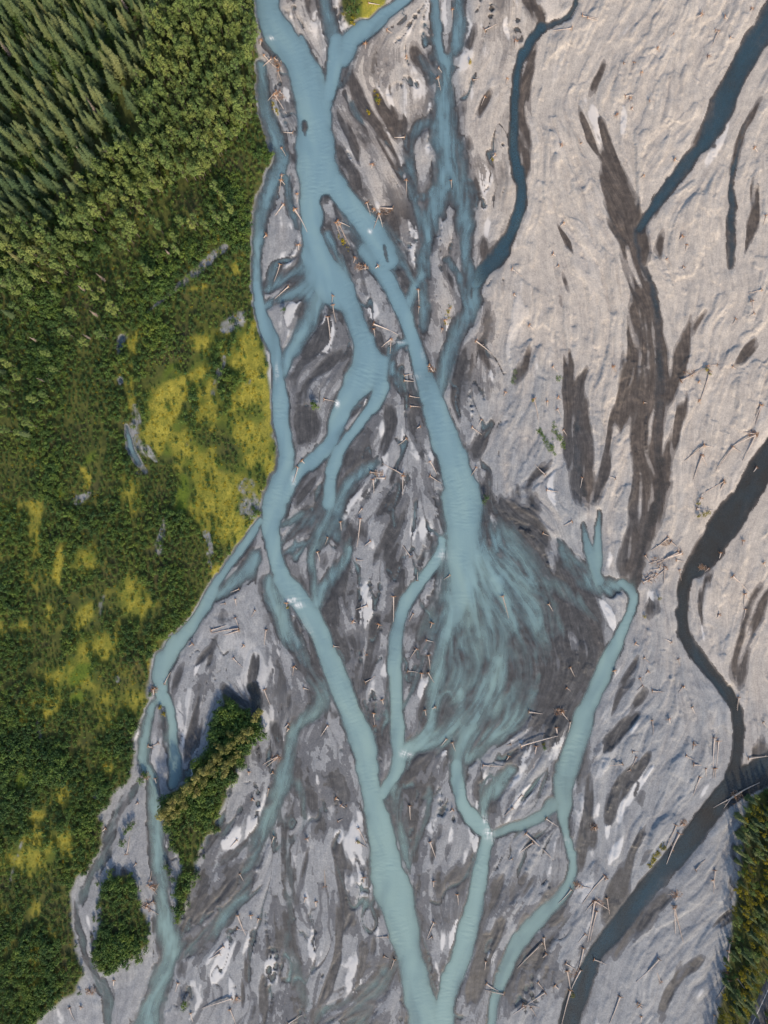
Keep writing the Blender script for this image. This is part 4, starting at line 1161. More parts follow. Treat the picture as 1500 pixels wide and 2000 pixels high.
def shrink(x, y, h):
    """a crown seen at this spot of the picture stands on a base nearer the point below the camera"""
    k = 1 - h / CAM_H
    return 750 + (x - 750) * k, 1000 + (y - 1000) * k


def split(kind, pts, lab_fn, cat, group, stuff_name, stuff_label, most=300, nv=1):
    """the largest ones in view are things of their own, the rest one object"""
    inview = [p for p in pts if 5 < p[0] < 1495 and 5 < p[1] < 1995]
    rest = [p for p in pts if not (5 < p[0] < 1495 and 5 < p[1] < 1995)]
    inview.sort(key=lambda p: -p[2])
    for p in inview[:most]:
        plant(kind, p[4], p[0], p[1], p[2], p[3], lab_fn(p), cat, group, 0.0)
    rest += inview[most:]
    REST.setdefault(kind, []).extend(rest)
    STUFF[kind] = (stuff_name, stuff_label, cat)


rv = random.Random(5)
SPR = []
for x, y in jitter(SPRUCE, 22.5, rv):
    if rv.random() < .10 or at(GAP, *shrink(x, y, 14)) > .5:
        continue
    bx, by = shrink(x, y, 13)
    sc = rv.choice((rv.uniform(.45, .7), rv.uniform(.65, .95), rv.uniform(.75, 1.08)))
    SPR.append((bx, by, sc, rv.uniform(0, 6.28), rv.randrange(5)))
# spruces scattered among the broadleaved trees
for x, y in ((20, 470), (55, 520), (18, 560), (70, 470), (90, 500), (30, 620), (15, 730), (60, 850)):
    SPR.append((x, y, rv.uniform(.5, .75), rv.uniform(0, 6.28), rv.randrange(5)))


def part_of(x, y, cx, cy, tx, ty):
    v = 'upper' if y < cy - ty else ('lower' if y > cy + ty else 'middle')
    h = 'left' if x < cx - tx else ('right' if x > cx + tx else 'centre')
    return f'{v} {h}'


def spruce_label(p):
    x, y, sc = p[0], p[1], p[2]
    size = 'tall' if sc > .88 else ('middling' if sc > .68 else 'small')
    if y > 430: where = 'among alders below the spruce forest'
    elif x > 215: where = 'beside the paler poplars at the ' + ('upper' if y < 90 else ('middle' if y < 180 else 'lower')) + ' right forest edge'
    elif y < 140 and x < 120: where = 'in the top left corner of the forest'
    elif y < 140: where = 'at the upper edge of the forest'
    elif x < 40: where = 'at the left edge of the ' + ('lower' if y > 260 else 'upper') + ' spruce forest'
    elif x < 90: where = 'a little in from the left edge, ' + ('lower' if y > 260 else 'upper') + ' spruce forest'
    elif y > 300: where = 'on the lower fringe of the spruce forest'
    else: where = 'in the ' + part_of(x, y, 150, 220, 20, 28) + ' of the inner spruce forest'
    return f'{size} dark green spruce {where}'


split('spruce', SPR, spruce_label, 'spruce', 'spruces of the upper left forest', 'spruce_forest', 'dark spruce forest continuing beyond the picture edge', 255)

for x, y, s_ in ((185, 215, .9), (175, 200, .7), (155, 560, .5), (195, 540, .6), (180, 610, .6), (165, 655, .5), (60, 660, .5), (325, 490, .5), (75, 740, .5), (240, 5, .8), (160, 300, .8), (10, 95, .9)):
    bx, by = shrink(x, y, 7)
    where = ('standing in the middle of the spruce forest' if y < 400 else 'standing above the alder thicket')
    side = 'leftmost' if x < 80 else ('upper' if y < 250 else 'thin')
    plant('snag', rv.randrange(2), bx, by, s_, rv.uniform(0, 6), f'{side} bare pinkish grey dead tree {where}', 'dead tree', 'dead trees in the forest')

POP = []
for x, y in jitter(POPLAR, 14.5, rv):
    bx, by = shrink(x, y, 9)
    lower = y > 400
    if at(GAP, bx, by) > .45 or (lower and rv.random() < .5) or rv.random() < .04 or at(EDGE, bx, by) < 8:
        continue
    POP.append((bx, by, rv.uniform(.68, 1.18) * (1.1 if lower else 1), rv.uniform(0, 6.28), rv.randrange(5)))
for x, y in ((170, 560), (185, 580), (195, 565), (220, 610), (90, 690), (105, 720), (15, 710), (30, 735), (10, 760), (70, 780), (85, 770), (50, 820), (60, 830), (40, 845), (10, 840), (5, 790), (200, 655), (290, 530), (235, 555),
             (320, 475), (340, 465), (350, 430), (375, 440), (400, 440), (425, 430), (440, 425), (415, 410), (450, 410), (435, 385), (420, 365), (380, 430), (345, 490), (310, 445), (280, 520), (275, 410), (255, 395), (240, 420),
             (225, 600), (165, 670), (130, 650), (140, 610), (60, 590), (30, 600), (110, 575), (85, 545)):
    bx, by = shrink(x, y, 8)
    POP.append((bx, by, rv.uniform(.75, 1.15), rv.uniform(0, 6.28), rv.randrange(5)))


def poplar_label(p):
    x, y, sc = p[0], p[1], p[2]
    size = 'large' if sc > 1.0 else ('mid sized' if sc > .88 else 'smaller')
    if y > 520: where = 'standing out above the alder thicket'
    elif y > 400: where = 'where the forest thins into alder scrub'
    elif x > 455: where = 'on the wood edge by the river'
    else: where = 'in the ' + ('top' if y < 60 else ('upper' if y < 150 else ('middle' if y < 230 else ('lower' if y < 310 else 'lowest')))) + ' ' + ('left' if x < 330 else ('right' if x > 400 else 'central')) + ' part of the pale grove'
    return f'{size} rounded light green poplar {where}'


split('poplar', POP, poplar_label, 'poplar', 'poplars beside the spruce forest', 'poplar_wood', 'further light green poplars of the dense riverside grove', 275)

# willows and birches on the island and the right bank
for x, y, s_ in ((505, 1392, 1.0), (490, 1402, .9), (485, 1425, 1.1), (470, 1440, 1.0), (450, 1432, .8), (480, 1442, .9), (455, 1452, 1.0), (440, 1462, 1.1), (425, 1457, .8), (465, 1472, .9), (455, 1484, 1.0), (440, 1490, 1.1), (425, 1478, 1.0),
                 (412, 1490, 1.0), (400, 1502, 1.1), (420, 1505, 1.0), (440, 1508, .9), (385, 1520, 1.1), (400, 1524, 1.0), (370, 1535, 1.2), (385, 1545, 1.0), (355, 1550, 1.2), (340, 1565, 1.2), (325, 1580, 1.2), (360, 1570, 1.0), (345, 1588, 1.0), (315, 1592, 1.0), (330, 1600, .9)):
    bx, by = shrink(x, y, 5)
    if at(EDGE, bx, by) < 3:
        bx += 8
    where = 'at the upper end of the wooded island' if y < 1460 else ('in the middle of the wooded island' if y < 1530 else 'overhanging the stream at the island lower end')
    plant('willow', rv.randrange(3), bx, by, s_ * .98, rv.uniform(0, 6), ('large' if s_ > 1.05 else 'feathery') + ' olive brown willow ' + where, 'willow', 'willows of the river island')
k_b = 0
for x, y in jitter([(1450, 1600), (1466, 1562), (1500, 1545), (1600, 1540), (1600, 2100), (1400, 2100), (1410, 1960), (1426, 1860), (1436, 1760), (1447, 1680)], 13.0, rv):
    if rv.random() < .06 or (y > 1800 and abs(x - (1513 - (y - 1920) * .463)) < 19):
        continue
    bx, by = shrink(x, y, 6)
    kind = rv.choices(('spruce', 'birch', 'poplar', 'alder'), (.20, .50, .16, .14) if y > 1700 else (.36, .24, .22, .18))[0]  # more yellow birches lower down; leaf colour stands in for yellow sunlight
    where = 'at the upper end of the right bank wood' if y < 1660 else ('midway along the right bank wood' if y < 1820 else 'in the bottom right corner by the road')
    where = ('on the river edge ' if x < 1455 else 'back from the river ') + where
    sc = rv.uniform(*{'spruce': (.38, .6), 'birch': (.55, .95), 'poplar': (.5, .75), 'alder': (.9, 1.4)}[kind])
    var = rv.randrange(len(PROTO[kind]))
    if bx > 1503 or by > 2003:
        REST.setdefault(kind, []).append((bx, by, sc, rv.uniform(0, 6), var))
        continue
    lab, ct = {'spruce': ('young dark spruce ', 'spruce'), 'birch': ('yellow sunlit birch ', 'birch'), 'poplar': ('green poplar ', 'poplar'), 'alder': ('low green alder ', 'shrub')}[kind]
    plant(kind, var, bx, by, sc, rv.uniform(0, 6), lab + where, ct, 'trees of the right bank')

# alder scrub
ALD = []
SIZEF = fbm(70, 2, 72)
DENS = np.clip(1.0 - 0.93 * np.clip(mossf * 1.15, 0, 1) - 0.9 * grassf - 0.8 * BAREf - 1.2 * np.clip(GAP * 1.1, 0, 1), 0, 1)
DENS = DENS * np.clip(0.86 + 0.55 * fbm(60, 3, 71) + .35 * fbm(16, 2, 73) + 0.15 * (PX < 260), 0.12, 1)
BOX = lambda x0, y0, x1, y1: [(x0, y0), (x1, y0), (x1, y1), (x0, y1)]
for poly, st in ((LEFT_WOOD, 8.0), (ISLAND, 7.5), (ISLET_WOOD, 7.0)):
    for x, y in jitter({id(LEFT_WOOD): BOX(-110, -110, 560, 2110), id(ISLAND): BOX(290, 1335, 530, 1830), id(ISLET_WOOD): BOX(165, 1700, 310, 1910)}[id(poly)], st, rv):
        if not at(WOOD if poly is LEFT_WOOD else ISLW, x, y):
            if rv.random() > .05 or at(EDGE, x, y) < 5 or at(VEGD, x, y) < .04:
                continue
        if y < 250 and x < 485 and rv.random() < (.8 if x > 280 else .1):
            continue
        e = at(EDGE, x, y)
        if e < 4 or rv.random() > at(DENS, x, y):
            continue
        sc = rv.uniform(.62, 1.15) * (1 + .85 * max(at(SIZEF, x, y), -.5))
        if poly is not LEFT_WOOD:
            sc *= 1.25
        elif y > 1450:
            sc *= 1.18
        elif 750 < y < 1000 and x < 230:
            sc *= .82
        if poly is not LEFT_WOOD:
            x += rv.uniform(-4, 4); y += rv.uniform(-4, 4)
            if at(EDGE, x, y) < 3:
                continue
        ALD.append((x, y, sc, rv.uniform(0, 6.28), rv.randrange(6)))


def alder_label(p):
    x, y, sc = p[0], p[1], p[2]
    if y > 1330 and x > 280: where = 'on the long island, ' + ('left' if x + (y - 1580) * .62 < 395 else 'right') + ' side, ' + ('top' if y < 1420 else ('upper part' if y < 1500 else ('middle' if y < 1600 else ('lower part' if y < 1700 else 'tail'))))
    elif y > 1700 and x > 175: where = 'on the ' + part_of(x, y, 237, 1800, 20, 35) + ' of the small oval wooded island'
    elif y > 1650: where = 'in the lower left corner thicket'
    elif x > 400: where = 'among yellow moss flats by the river'
    elif y > 1350: where = 'in the thicket left of the long island'
    elif y > 1000: where = 'in the thicket along the lower left bank'
    elif y > 600: where = 'in the broad thicket at middle left'
    else: where = 'under the tall trees at upper left'
    return ('large ' if sc > 1.3 else '') + 'bushy dark green alder ' + where


split('alder', ALD, alder_label, 'shrub', 'alders of the left bank thicket', 'alder_thicket', 'dense dark green alder thicket covering the left bank', 235)

# yellow and green bushes standing singly on the bars
BUSH = [('alder', 617, 795, 1.7, 'round green bush alone on dark silt beside the middle channel'), ('alder', 611, 788, 1.2, 'smaller green bush touching the round bush on dark silt'), ('alder', 555, 607, 1.1, 'lone green bush on the upper left bar between two channels'),
        ('alder', 692, 12, 1.6, 'dark green bush at the left of the yellow moss patch'), ('alder', 684, 28, 1.5, 'dark green bush below another at the top moss patch'), ('alder', 698, 30, 1.4, 'green bush on the lower tip of the top moss patch'), ('alder', 690, 0, 1.4, 'green bush cut by the top edge beside yellow moss'),
        ('yellow', 689, 48, 1.4, 'bright yellow bush at the lower tip of the top moss patch'), ('yellow', 691, 38, 1.2, 'yellow bush between green bushes at the top'), ('yellow', 670, 32, 1.0, 'yellow green bush by the narrow top channel'),
        ('yellow', 719, 222, 1.3, 'yellow bush on dark silt right of the main river'), ('alder', 735, 197, .8, 'tiny green bush on the dark silt hook'), ('yellow', 917, 124, 1.2, 'single yellow bush on pale gravel at top middle'),
        ('yellow', 961, 312, .9, 'small yellow bush on the pale bar left of the dark stream'), ('yellow', 1378, 722, 1.2, 'yellow bush in the driftwood pile at right'), ('yellow', 1384, 731, 1.0, 'orange yellow bush below another in the right driftwood pile'),
        ('yellow', 1363, 984, 1.1, 'yellow bush above the yellow grass bank at right'), ('yellow', 1372, 1003, 1.5, 'long yellow bush on the bank of the dark right stream'), ('yellow', 1383, 1000, 1.2, 'yellow bush at the right end of the bank growth'),
        ('yellow', 1362, 1007, 1.1, 'yellow bush at the left end of the bank growth'), ('alder', 948, 972, 1.3, 'dark green bush at the right edge of the main pool'), ('alder', 945, 980, 1.0, 'small green bush hanging over the main pool edge'),
        ('yellow', 1285, 1167, 1.0, 'yellow bush on the dark hummock below the log jam'), ('yellow', 1258, 1203, 1.0, 'yellow tuft left of the pale bar ridge'), ('yellow', 1295, 1655, 1.4, 'yellow bush on the driftwood strewn bank'), ('yellow', 1287, 1665, 1.2, 'yellow bush lower on the driftwood strewn bank'),
        ('yellow', 1268, 1690, 1.1, 'yellow tuft at the lower end of the strewn bank'), ('yellow', 1120, 1945, 1.3, 'yellow bush at the lower log pile by the dark stream'), ('alder', 1445, 1692, 1.6, 'pale green bush jutting from the right bank wood'),
        ('alder', 255, 1612, 1.5, 'green bush on the bar beside the left stream'), ('alder', 247, 1620, 1.3, 'green bush left of another on the left bar'), ('alder', 263, 1606, 1.3, 'green bush nearest the left stream on the bar'), ('alder', 240, 1642, 1.4, 'green bush at the lower left of the bar'),
        ('alder', 170, 1702, 1.1, 'green bush beside the narrow left rill'), ('alder', 328, 1690, 1.5, 'green bush on the right side of the left stream'), ('alder', 332, 1700, 1.2, 'green bush just below another beside the left stream'), ('alder', 363, 1955, 1.3, 'bush beside driftwood at the bottom left bar'), ('alder', 360, 1965, 1.0, 'small bush low on the bottom left bar'),
        ('yellow', 320, 1395, 1.3, 'orange yellow bush on a snag in the left stream'), ('yellow', 313, 1380, 1.2, 'olive yellow bush on the snag islet in the left stream'), ('yellow', 562, 1186, .8, 'yellow green bush on the snag in the main channel'), ('yellow', 699, 1643, 1.0, 'yellow bush on the bank by the crossed logs'),
        ('yellow', 1060, 1452, 1.0, 'green yellow bush on the driftwood bar'), ('alder', 1063, 1460, .8, 'small green bush on the driftwood bar'), ('yellow', 1040, 783, 1.0, 'green yellow bush at the log root on the right bar'),
        ('alder', 280, 1520, 1.5, 'brown green bush at the fork of the left stream'), ('alder', 285, 1512, 1.3, 'brown green bush above another at the left fork'), ('alder', 505, 1002, 1.2, 'green bush on the bank left of the bend'), ('alder', 497, 1008, 1.1, 'green bush further left on the bend bank')]
for kd, x, y, s_, lb in BUSH:
    plant(kd, rv.randrange(len(PROTO[kd])), x, y, s_, rv.uniform(0, 6), lb, 'bush', 'single bushes on the bars')

STUFF['birch'] = ('birch_wood', 'yellow birches continuing beyond the lower right edge', 'birch')
for kd, (nm, lb, ct) in STUFF.items():
    scatter_stuff(nm, kd, [p for p in REST.get(kd, []) if (kd, p[4]) in FIRST], lb, ct)

# where several plants carry one label, say which corner of that part each stands in
same = {}
for o in COL.objects:
    if o.parent is None and o.get('group') and o.get('label') and o.name.split('.')[0] in ('spruce_tree', 'poplar_tree', 'alder_shrub', 'willow_tree', 'birch_tree'):
        same.setdefault(o['label'], []).append(o)
for lb, obs in same.items():
    if len(obs) < 3:
        continue
    obs.sort(key=lambda o: -o.location.y)
    n = len(obs)
    rows = 3 if n > 6 else 2
    rn = ['upper', 'middle', 'lower'] if rows == 3 else ['upper', 'lower']
    for r_ in range(rows):
        grp = obs[r_ * n // rows:(r_ + 1) * n // rows]
        grp.sort(key=lambda o: o.location.x)
        m_ = len(grp)
        names = ['']
        if m_ == 2: names = ['left', 'right']
        elif m_ == 3: names = ['left', 'centre', 'right']
        elif m_ > 3: names = ['far left', 'left', 'centre', 'right', 'far right'][:min(m_, 5)] if m_ >= 5 else ['far left', 'left', 'right', 'far right']
        for k_, o in enumerate(grp):
            w_ = (lb + ', ' + rn[r_] + ' ' + names[k_ * len(names) // m_]).split()
            o['label'] = ' '.join(w_[:16])

# low tufts: moss cushions, grass and seedlings nobody could count
def tuft_meshes():
    out = []
    for k, mt in enumerate((M_YELLOW, M_ALDER, M_YELLOW)):
        rnd = random.Random(400 + k)
        v, f = [], []
        for _ in range(26):
            a = rnd.uniform(0, 6.28); r = rnd.uniform(0, .55)
            leaf(v, f, Vector((math.cos(a) * r, math.sin(a) * r, rnd.uniform(.03, .3))), Vector((math.cos(a) * .5, math.sin(a) * .5, 1)) + rand_unit(rnd) * .5, .26, rnd)
        out.append(mesh_from('tuft', v, f, mt))
    return out


TUFTS = tuft_meshes()
PROTO['tuft'] = [(t, t) for t in TUFTS]
TP = []
for x, y in jitter(LEFT_WOOD, 6.5, rv):
    if y < 420 or at(EDGE, x, y) < 3:
        continue
    mo, ba = at(mossf, x, y), at(BAREf, x, y)
    scrub = 390 < x < 520 and 975 < y < 1130
    if scrub and rv.random() < .55 or rv.random() < mo * .5 + .16 + .1 * ba:
        TP.append((x, y, rv.uniform(.6, 1.5), rv.uniform(0, 6.28), 0 if rv.random() < (.3 + .4 * mo) else 1))
for tl, x0, y0, x1, y1, n in (('F', 150, 1010, 250, 1170, 60), ('F', 265, 1030, 300, 1120, 34), ('F', 240, 980, 245, 1060, 14), ('L', 880, 450, 800, 580, 40), ('F', 0, 740, 30, 660, 14), ('B', 700, 540, 720, 600, 12), ('E', 1130, 300, 1110, 400, 16), ('B', 60, 560, 150, 700, 30), ('B', 480, 1380, 560, 1470, 24), ('F', 270, 700, 275, 740, 10)):
    for _ in range(n):
        t = rv.random()
        X, Y = tp(tl, x0 + (x1 - x0) * t + rv.uniform(-14, 14), y0 + (y1 - y0) * t + rv.uniform(-14, 14))
        if at(EDGE, X, Y) > 1:
            TP.append((X, Y, rv.uniform(.7, 1.5), rv.uniform(0, 6.28), 1 if tl == 'F' else 0))


def tuft_stuff(pts):
    base = []
    for t in TUFTS[:2]:
        base.append((np.array([tuple(v.co) for v in t.vertices]), np.array([tuple(q.vertices) for q in t.polygons])))
    V, F, MI, n = [], [], [], 0
    for x, y, sc, rz, var in pts:
        bv, bf = base[var]
        keep = bf[:14]
        vv = bv[:56] * sc
        c, s_ = math.cos(rz), math.sin(rz)
        X, Y = wpos(x, y)
        V.append(np.stack([vv[:, 0] * c - vv[:, 1] * s_ + X, vv[:, 0] * s_ + vv[:, 1] * c + Y, vv[:, 2] + at(HT, x, y)], -1))
        F.append(keep + n)
        MI += [var] * len(keep)
        n += 56
    me = bpy.data.meshes.new('low_tufts')
    me.from_pydata(np.concatenate(V).tolist(), [], np.concatenate(F).tolist())
    me.materials.append(M_YELLOW); me.materials.append(M_ALDER)
    me.polygons.foreach_set('material_index', MI)
    o = bpy.data.objects.new('low_tufts', me)
    COL.objects.link(o)
    tag(o, 'low yellow green tufts and seedlings dotting moss and gravel', 'tufts', kind='stuff')


tuft_stuff(TP)

# ------------------------------------------------------------------ road in the lower right corner
def road_material():
    mt, nt, out = new_mat('asphalt')
    geo = N(nt, 'ShaderNodeNewGeometry')
    n1 = noise_n(nt, geo.outputs['Position'], 2.0, 4, .7)
    c = ramp(nt, n1.outputs[0], [(0.3, (0.085, 0.085, 0.09)), (0.7, (0.15, 0.15, 0.155))])
    pr = N(nt, 'ShaderNodeBsdfPrincipled', i_Roughness=0.85)
    nt.links.new(c, pr.inputs['Base Color'])
    nt.links.new(pr.outputs[0], out.inputs[0])
    return mt


def plain_material(name, a, b, scale=2.0, rough=.8):
    mt, nt, out = new_mat(name)
    geo = N(nt, 'ShaderNodeNewGeometry')
    n1 = noise_n(nt, geo.outputs['Position'], scale, 3, .6)
    c = ramp(nt, n1.outputs[0], [(0.3, a), (0.7, b)])
    pr = N(nt, 'ShaderNodeBsdfPrincipled', i_Roughness=rough)
    nt.links.new(c, pr.inputs['Base Color'])
    nt.links.new(pr.outputs[0], out.inputs[0])
    return mt


def strip(name, p0, p1, profile, mat, parent=None):
    """sweep a cross-section (offset right of travel, height) along a straight line on the ground"""
    a = Vector((*wpos(*p0), 0)); b = Vector((*wpos(*p1), 0))
    d = (b - a).normalized(); s_ = Vector((d.y, -d.x, 0))
    v, f = [], []
    nseg = 24
    for k in range(nseg + 1):
        p = a + (b - a) * k / nseg
        v.extend([tuple(p + s_ * o + Vector((0, 0, z))) for o, z in profile])
    m_ = len(profile)
    for k in range(nseg):
        for j in range(m_ - 1):
            f.append((k * m_ + j, k * m_ + j + 1, (k + 1) * m_ + j + 1, (k + 1) * m_ + j))
    o = bpy.data.objects.new(name, mesh_from(name, v, f, mat))
    COL.objects.link(o)
    if parent:
        o.parent = parent
    return o


RA, RB = (1628, 1672), (1400, 2164)       # along the middle of the road
M_LINE = plain_material('road_paint', (0.55, 0.55, 0.53), (0.8, 0.8, 0.78), 6)
road = strip('road', RA, RB, [(-6.5, .3), (-4.2, 1.9), (-3.3, 2.05), (3.3, 2.05), (4.2, 1.9), (6.5, .3)], road_material())
tag(road, 'grey asphalt road with white edge lines in the lower right corner', 'road', kind='structure')
for off in (-2.85, 2.85):
    strip('edge_line', RA, RB, [(off - .10, 2.054), (off + .10, 2.054)], M_LINE, road)

# ------------------------------------------------------------------ driftwood
M_LOG = wood_material('bleached_driftwood', [(0.2, (0.30, 0.235, 0.195)), (0.55, (0.48, 0.40, 0.345)), (0.85, (0.62, 0.54, 0.48))], 1.4)
M_ROOT = wood_material('rusty_root_wood', [(0.2, (0.16, 0.075, 0.035)), (0.5, (0.33, 0.165, 0.075)), (0.85, (0.46, 0.27, 0.14))], 1.2)
LOGS = """
B 1340,180,1410,145 650,1190,672,1265 800,1225,690,1215 720,1258,690,1340 720,1258,742,1332 480,1300,550,1330 480,1300,550,1440 470,1310,500,1390 490,1320,530,1420 160,1200,80,1310 230,1230,300,1360 225,1235,265,1290 150,1030,135,1130 240,1140,240,1190 1070,400,1090,425 1065,460,1082,530 870,805,810,806 130,400,125,470 120,540,70,590 215,780,160,775 150,870,175,915 1270,470,1310,460 1470,465,1455,520 1340,570,1320,620 880,1060,880,1140 1143,1060,1146,1100 660,30,725,32 1150,60,1150,110 1400,910,1370,940 50,330,120,400 250,1440 60,1380 125,560 690,1230 770,180 640,260 880,340 680,970 150,1060 30,240 110,345 90,350,40,390 130,420,150,480 140,540,180,580 110,560,180,670
C 410,100,500,115 440,115,500,127 345,175,240,180 1205,190,1165,280 1190,185,1215,190 650,380,690,375 660,570,712,560 690,580 700,640,730,670 405,840,380,800 285,860 950,940 770,1030,740,1055 800,600,830,600 1100,100 1270,230,1300,235 1480,1270,1470,1320 990,1390 1020,1440,1010,1480 300,1310 240,1490 940,210,920,225 610,680 755,435 1240,110 1145,340 850,290 20,245 1400,60 1420,870 715,370,712,390
E 450,235,445,290 450,290,470,390 420,360,435,500 690,430,697,475 690,400,830,460 790,490,735,535 790,490,785,572 950,200,955,290 955,300,950,340 190,180,110,250 140,50,105,150 1290,500,1380,570 1025,660 1015,645 900,820,960,830 905,880,965,885 870,700,920,690 870,730,925,735 1265,1005,1322,1047 880,1070,830,1110 860,1280,740,1215 860,1290,860,1400 1020,1205,1060,1280 1020,1290,1090,1332 670,1265,735,1272 755,1300,690,1300 685,1310,690,1392 270,1200 245,1240,215,1330 1135,310,1130,360 1110,380 1090,430 1460,800 1290,1240,1260,1290 655,70,600,85 580,15 620,1480,600,1510 400,840,460,852 1320,960,1300,1000 960,1000 640,60 715,60
F 1000,70,960,150 905,20,930,60 1450,205,1380,220 1390,265,1420,272 1400,270,1405,350 1410,340,1380,360 1310,370,1290,400 985,730,1140,650 990,740,1025,700 1150,680,1100,850 1195,640,1160,640 1090,740 1095,850 1140,650 1455,875,1420,990 1450,880,1398,990 1420,1050,1280,1120 1420,1050,1350,1200 1420,1045,1330,1030 1120,1110,1010,1200 1120,1110,1180,1120 1290,1120,1190,1260 1290,1120,1340,1150 1110,1170,1060,1310 1110,1170,1142,1230 1240,1320,1100,1400 1240,1330,1190,1420 1100,1420 1080,1480,1180,1492 585,650,575,700 590,655 125,840,155,970 270,830 265,900,290,950 205,855 300,1020,320,1050 770,860,792,862 600,1305,565,1290 410,1300,400,1360 270,60,250,70 0,80,60,120 200,1370,270,1382 190,1280,130,1220 240,650,270,680 1430,1240 10,230 100,410 1290,650
G 1240,690,1330,660 1400,680,1240,710 1400,692,1310,720 1380,620,1402,690 1380,510,1385,550 965,1005,1000,938 1370,855,1425,910 1495,575,1475,612 900,1040 910,1030,880,1060 870,1370,940,1395 930,1350,868,1382 1130,770 1430,780 1320,535,1290,540 1400,450,1350,470
H 610,40,590,205 495,60,500,110 420,150,405,190 360,235,375,290 670,170,635,200 905,260,855,190 945,400,945,350 805,495,805,642 650,545,585,570 590,280,632,282 645,835,630,795 640,995,700,960 695,1250,690,1190 50,1040,85,1130 720,660 920,595,898,640 1000,750,1042,762 940,800,900,860 1010,840,1020,922 1010,940,1045,1000 890,930,950,940 1445,495,1480,622 1135,370,1100,395 1030,650 1115,1330,1085,1370 1330,1480,1450,1487 1490,1360,1465,1366 1480,1430 130,1430,40,1480 130,1430,60,1492 420,1250,380,1312 1150,1350,1170,1402 1050,1140 990,1160 740,1100 280,1030,312,1042 455,785,490,790 190,1240 220,910,215,960 60,690,50,780 225,905 190,1270 970,945 690,1180 570,640 180,535
I 910,150,815,225 930,175,1005,240 970,235,850,300 990,240,800,300 780,255,810,295 890,320,885,420 980,340,992,402 1290,375,1390,475 1290,375,1352,450 1360,480,1360,570 1360,480,1390,522 1365,570,1355,630 345,55,300,80 180,125,215,140 215,540,240,582 340,910,365,962 320,1030,345,1050 720,770 770,850,805,882 745,970,756,1002 760,1015,725,1042 820,1048,890,1053 995,1020,970,1058 1000,1020,1022,1042 915,1210 820,1220,820,1300 100,1170,180,1182 50,1365,265,1305 255,1260,285,1390 270,1160,320,1162 290,1170,340,1230 340,1230,330,1290 140,1370,125,1500 1325,1085,1320,1165 1060,1360 1060,1350,1095,1362 1010,1420,1062,1450 1060,1475,1172,1477 1180,1320,1178,1500 1205,1340,1195,1490 700,1400,742,1402 725,1435,700,1492 640,1470,560,1482 970,860,982,902 1220,240 1350,170 1470,300 1150,330,1128,352 1380,1440,1500,1430 1470,1230,1492,1262 790,930 930,760,890,740 600,930 1210,600 1050,1140,1070,1180 840,360 800,400 860,330,800,345 780,390,850,345 765,410,840,380 900,330,830,390 960,280,1010,290
J 890,690 880,655,890,600 870,680,920,740 1395,860,1460,1012 1390,940,1452,952 1310,1040,1250,1092 1290,1080,1228,1112 1360,1340,1188,1402 1390,1345 1350,1410,1382,1500 1120,1430,1132,1482 1045,1255,1030,1307 745,500,760,400 800,555,780,582 410,1400,440,1472 1405,620,1427,662 1390,420,1350,462 1480,180 530,1300 870,790 900,780,820,820 670,1240 1460,20 910,60 810,200 1470,860 620,350 480,1390 860,810,930,860 880,830,820,790
K 600,350,642,442 590,425,652,466 630,635 405,690,400,590 480,310,512,295 1020,430,1052,522 1040,900,1000,1002 1030,985,1008,1003 770,985,700,987 750,1100,782,1117 810,1120,790,1182 1350,1260,1422,1307 1450,1320,1335,1295 900,220,905,302 105,400,90,442 75,120,65,170 190,1490,272,1445 1180,740,1186,802 100,25 300,410 470,175 1500,230,1455,277 1345,1130,1340,1182 1500,530,1478,542 15,880 290,755 1040,660 530,220,500,220 350,780 1150,240 500,215
L 80,380,240,535 120,435,0,530 55,155,0,222 200,295,270,342 690,10,670,22 1095,50,1060,162 1180,0,1175,62 1190,0,1190,62 1130,0,1136,50 1300,160,1450,85 1300,165,1180,232 1295,160,1240,236 1300,210,1310,292 955,330,895,477 975,380,905,562 1000,325 940,480,930,430 1070,590,1130,528 1185,595,1175,727 1170,650,1187,702 540,625,408,792 485,345 550,640 480,770,440,1012 490,830,455,1007 480,770,572,832 555,760,572,857 470,780,428,832 390,680 345,710,272,792 945,800,955,967 945,810,1000,1017 960,745 855,1110,723,1247 865,1245,830,1145 630,1335,570,1492 740,1385 755,1450,752,1497 425,965,385,1017 185,990,202,1082 175,1020,30,1172 480,1120,557,1152 310,1135,372,1177 415,1050,380,1202 400,1180,345,1302 340,1300,290,1502 320,1180,345,1332 190,1310,70,1392 150,1250,192,1302 70,1390,0,1442 110,1400,140,1452 60,1380,160,1402 1270,1000,1250,1162 1260,1060,1265,1152 1260,1230,1190,1352 1180,1440,1170,1492 1310,1220,1360,1292 200,1085 730,1370,770,1390 1240,1190 410,690,460,700 250,1270
"""
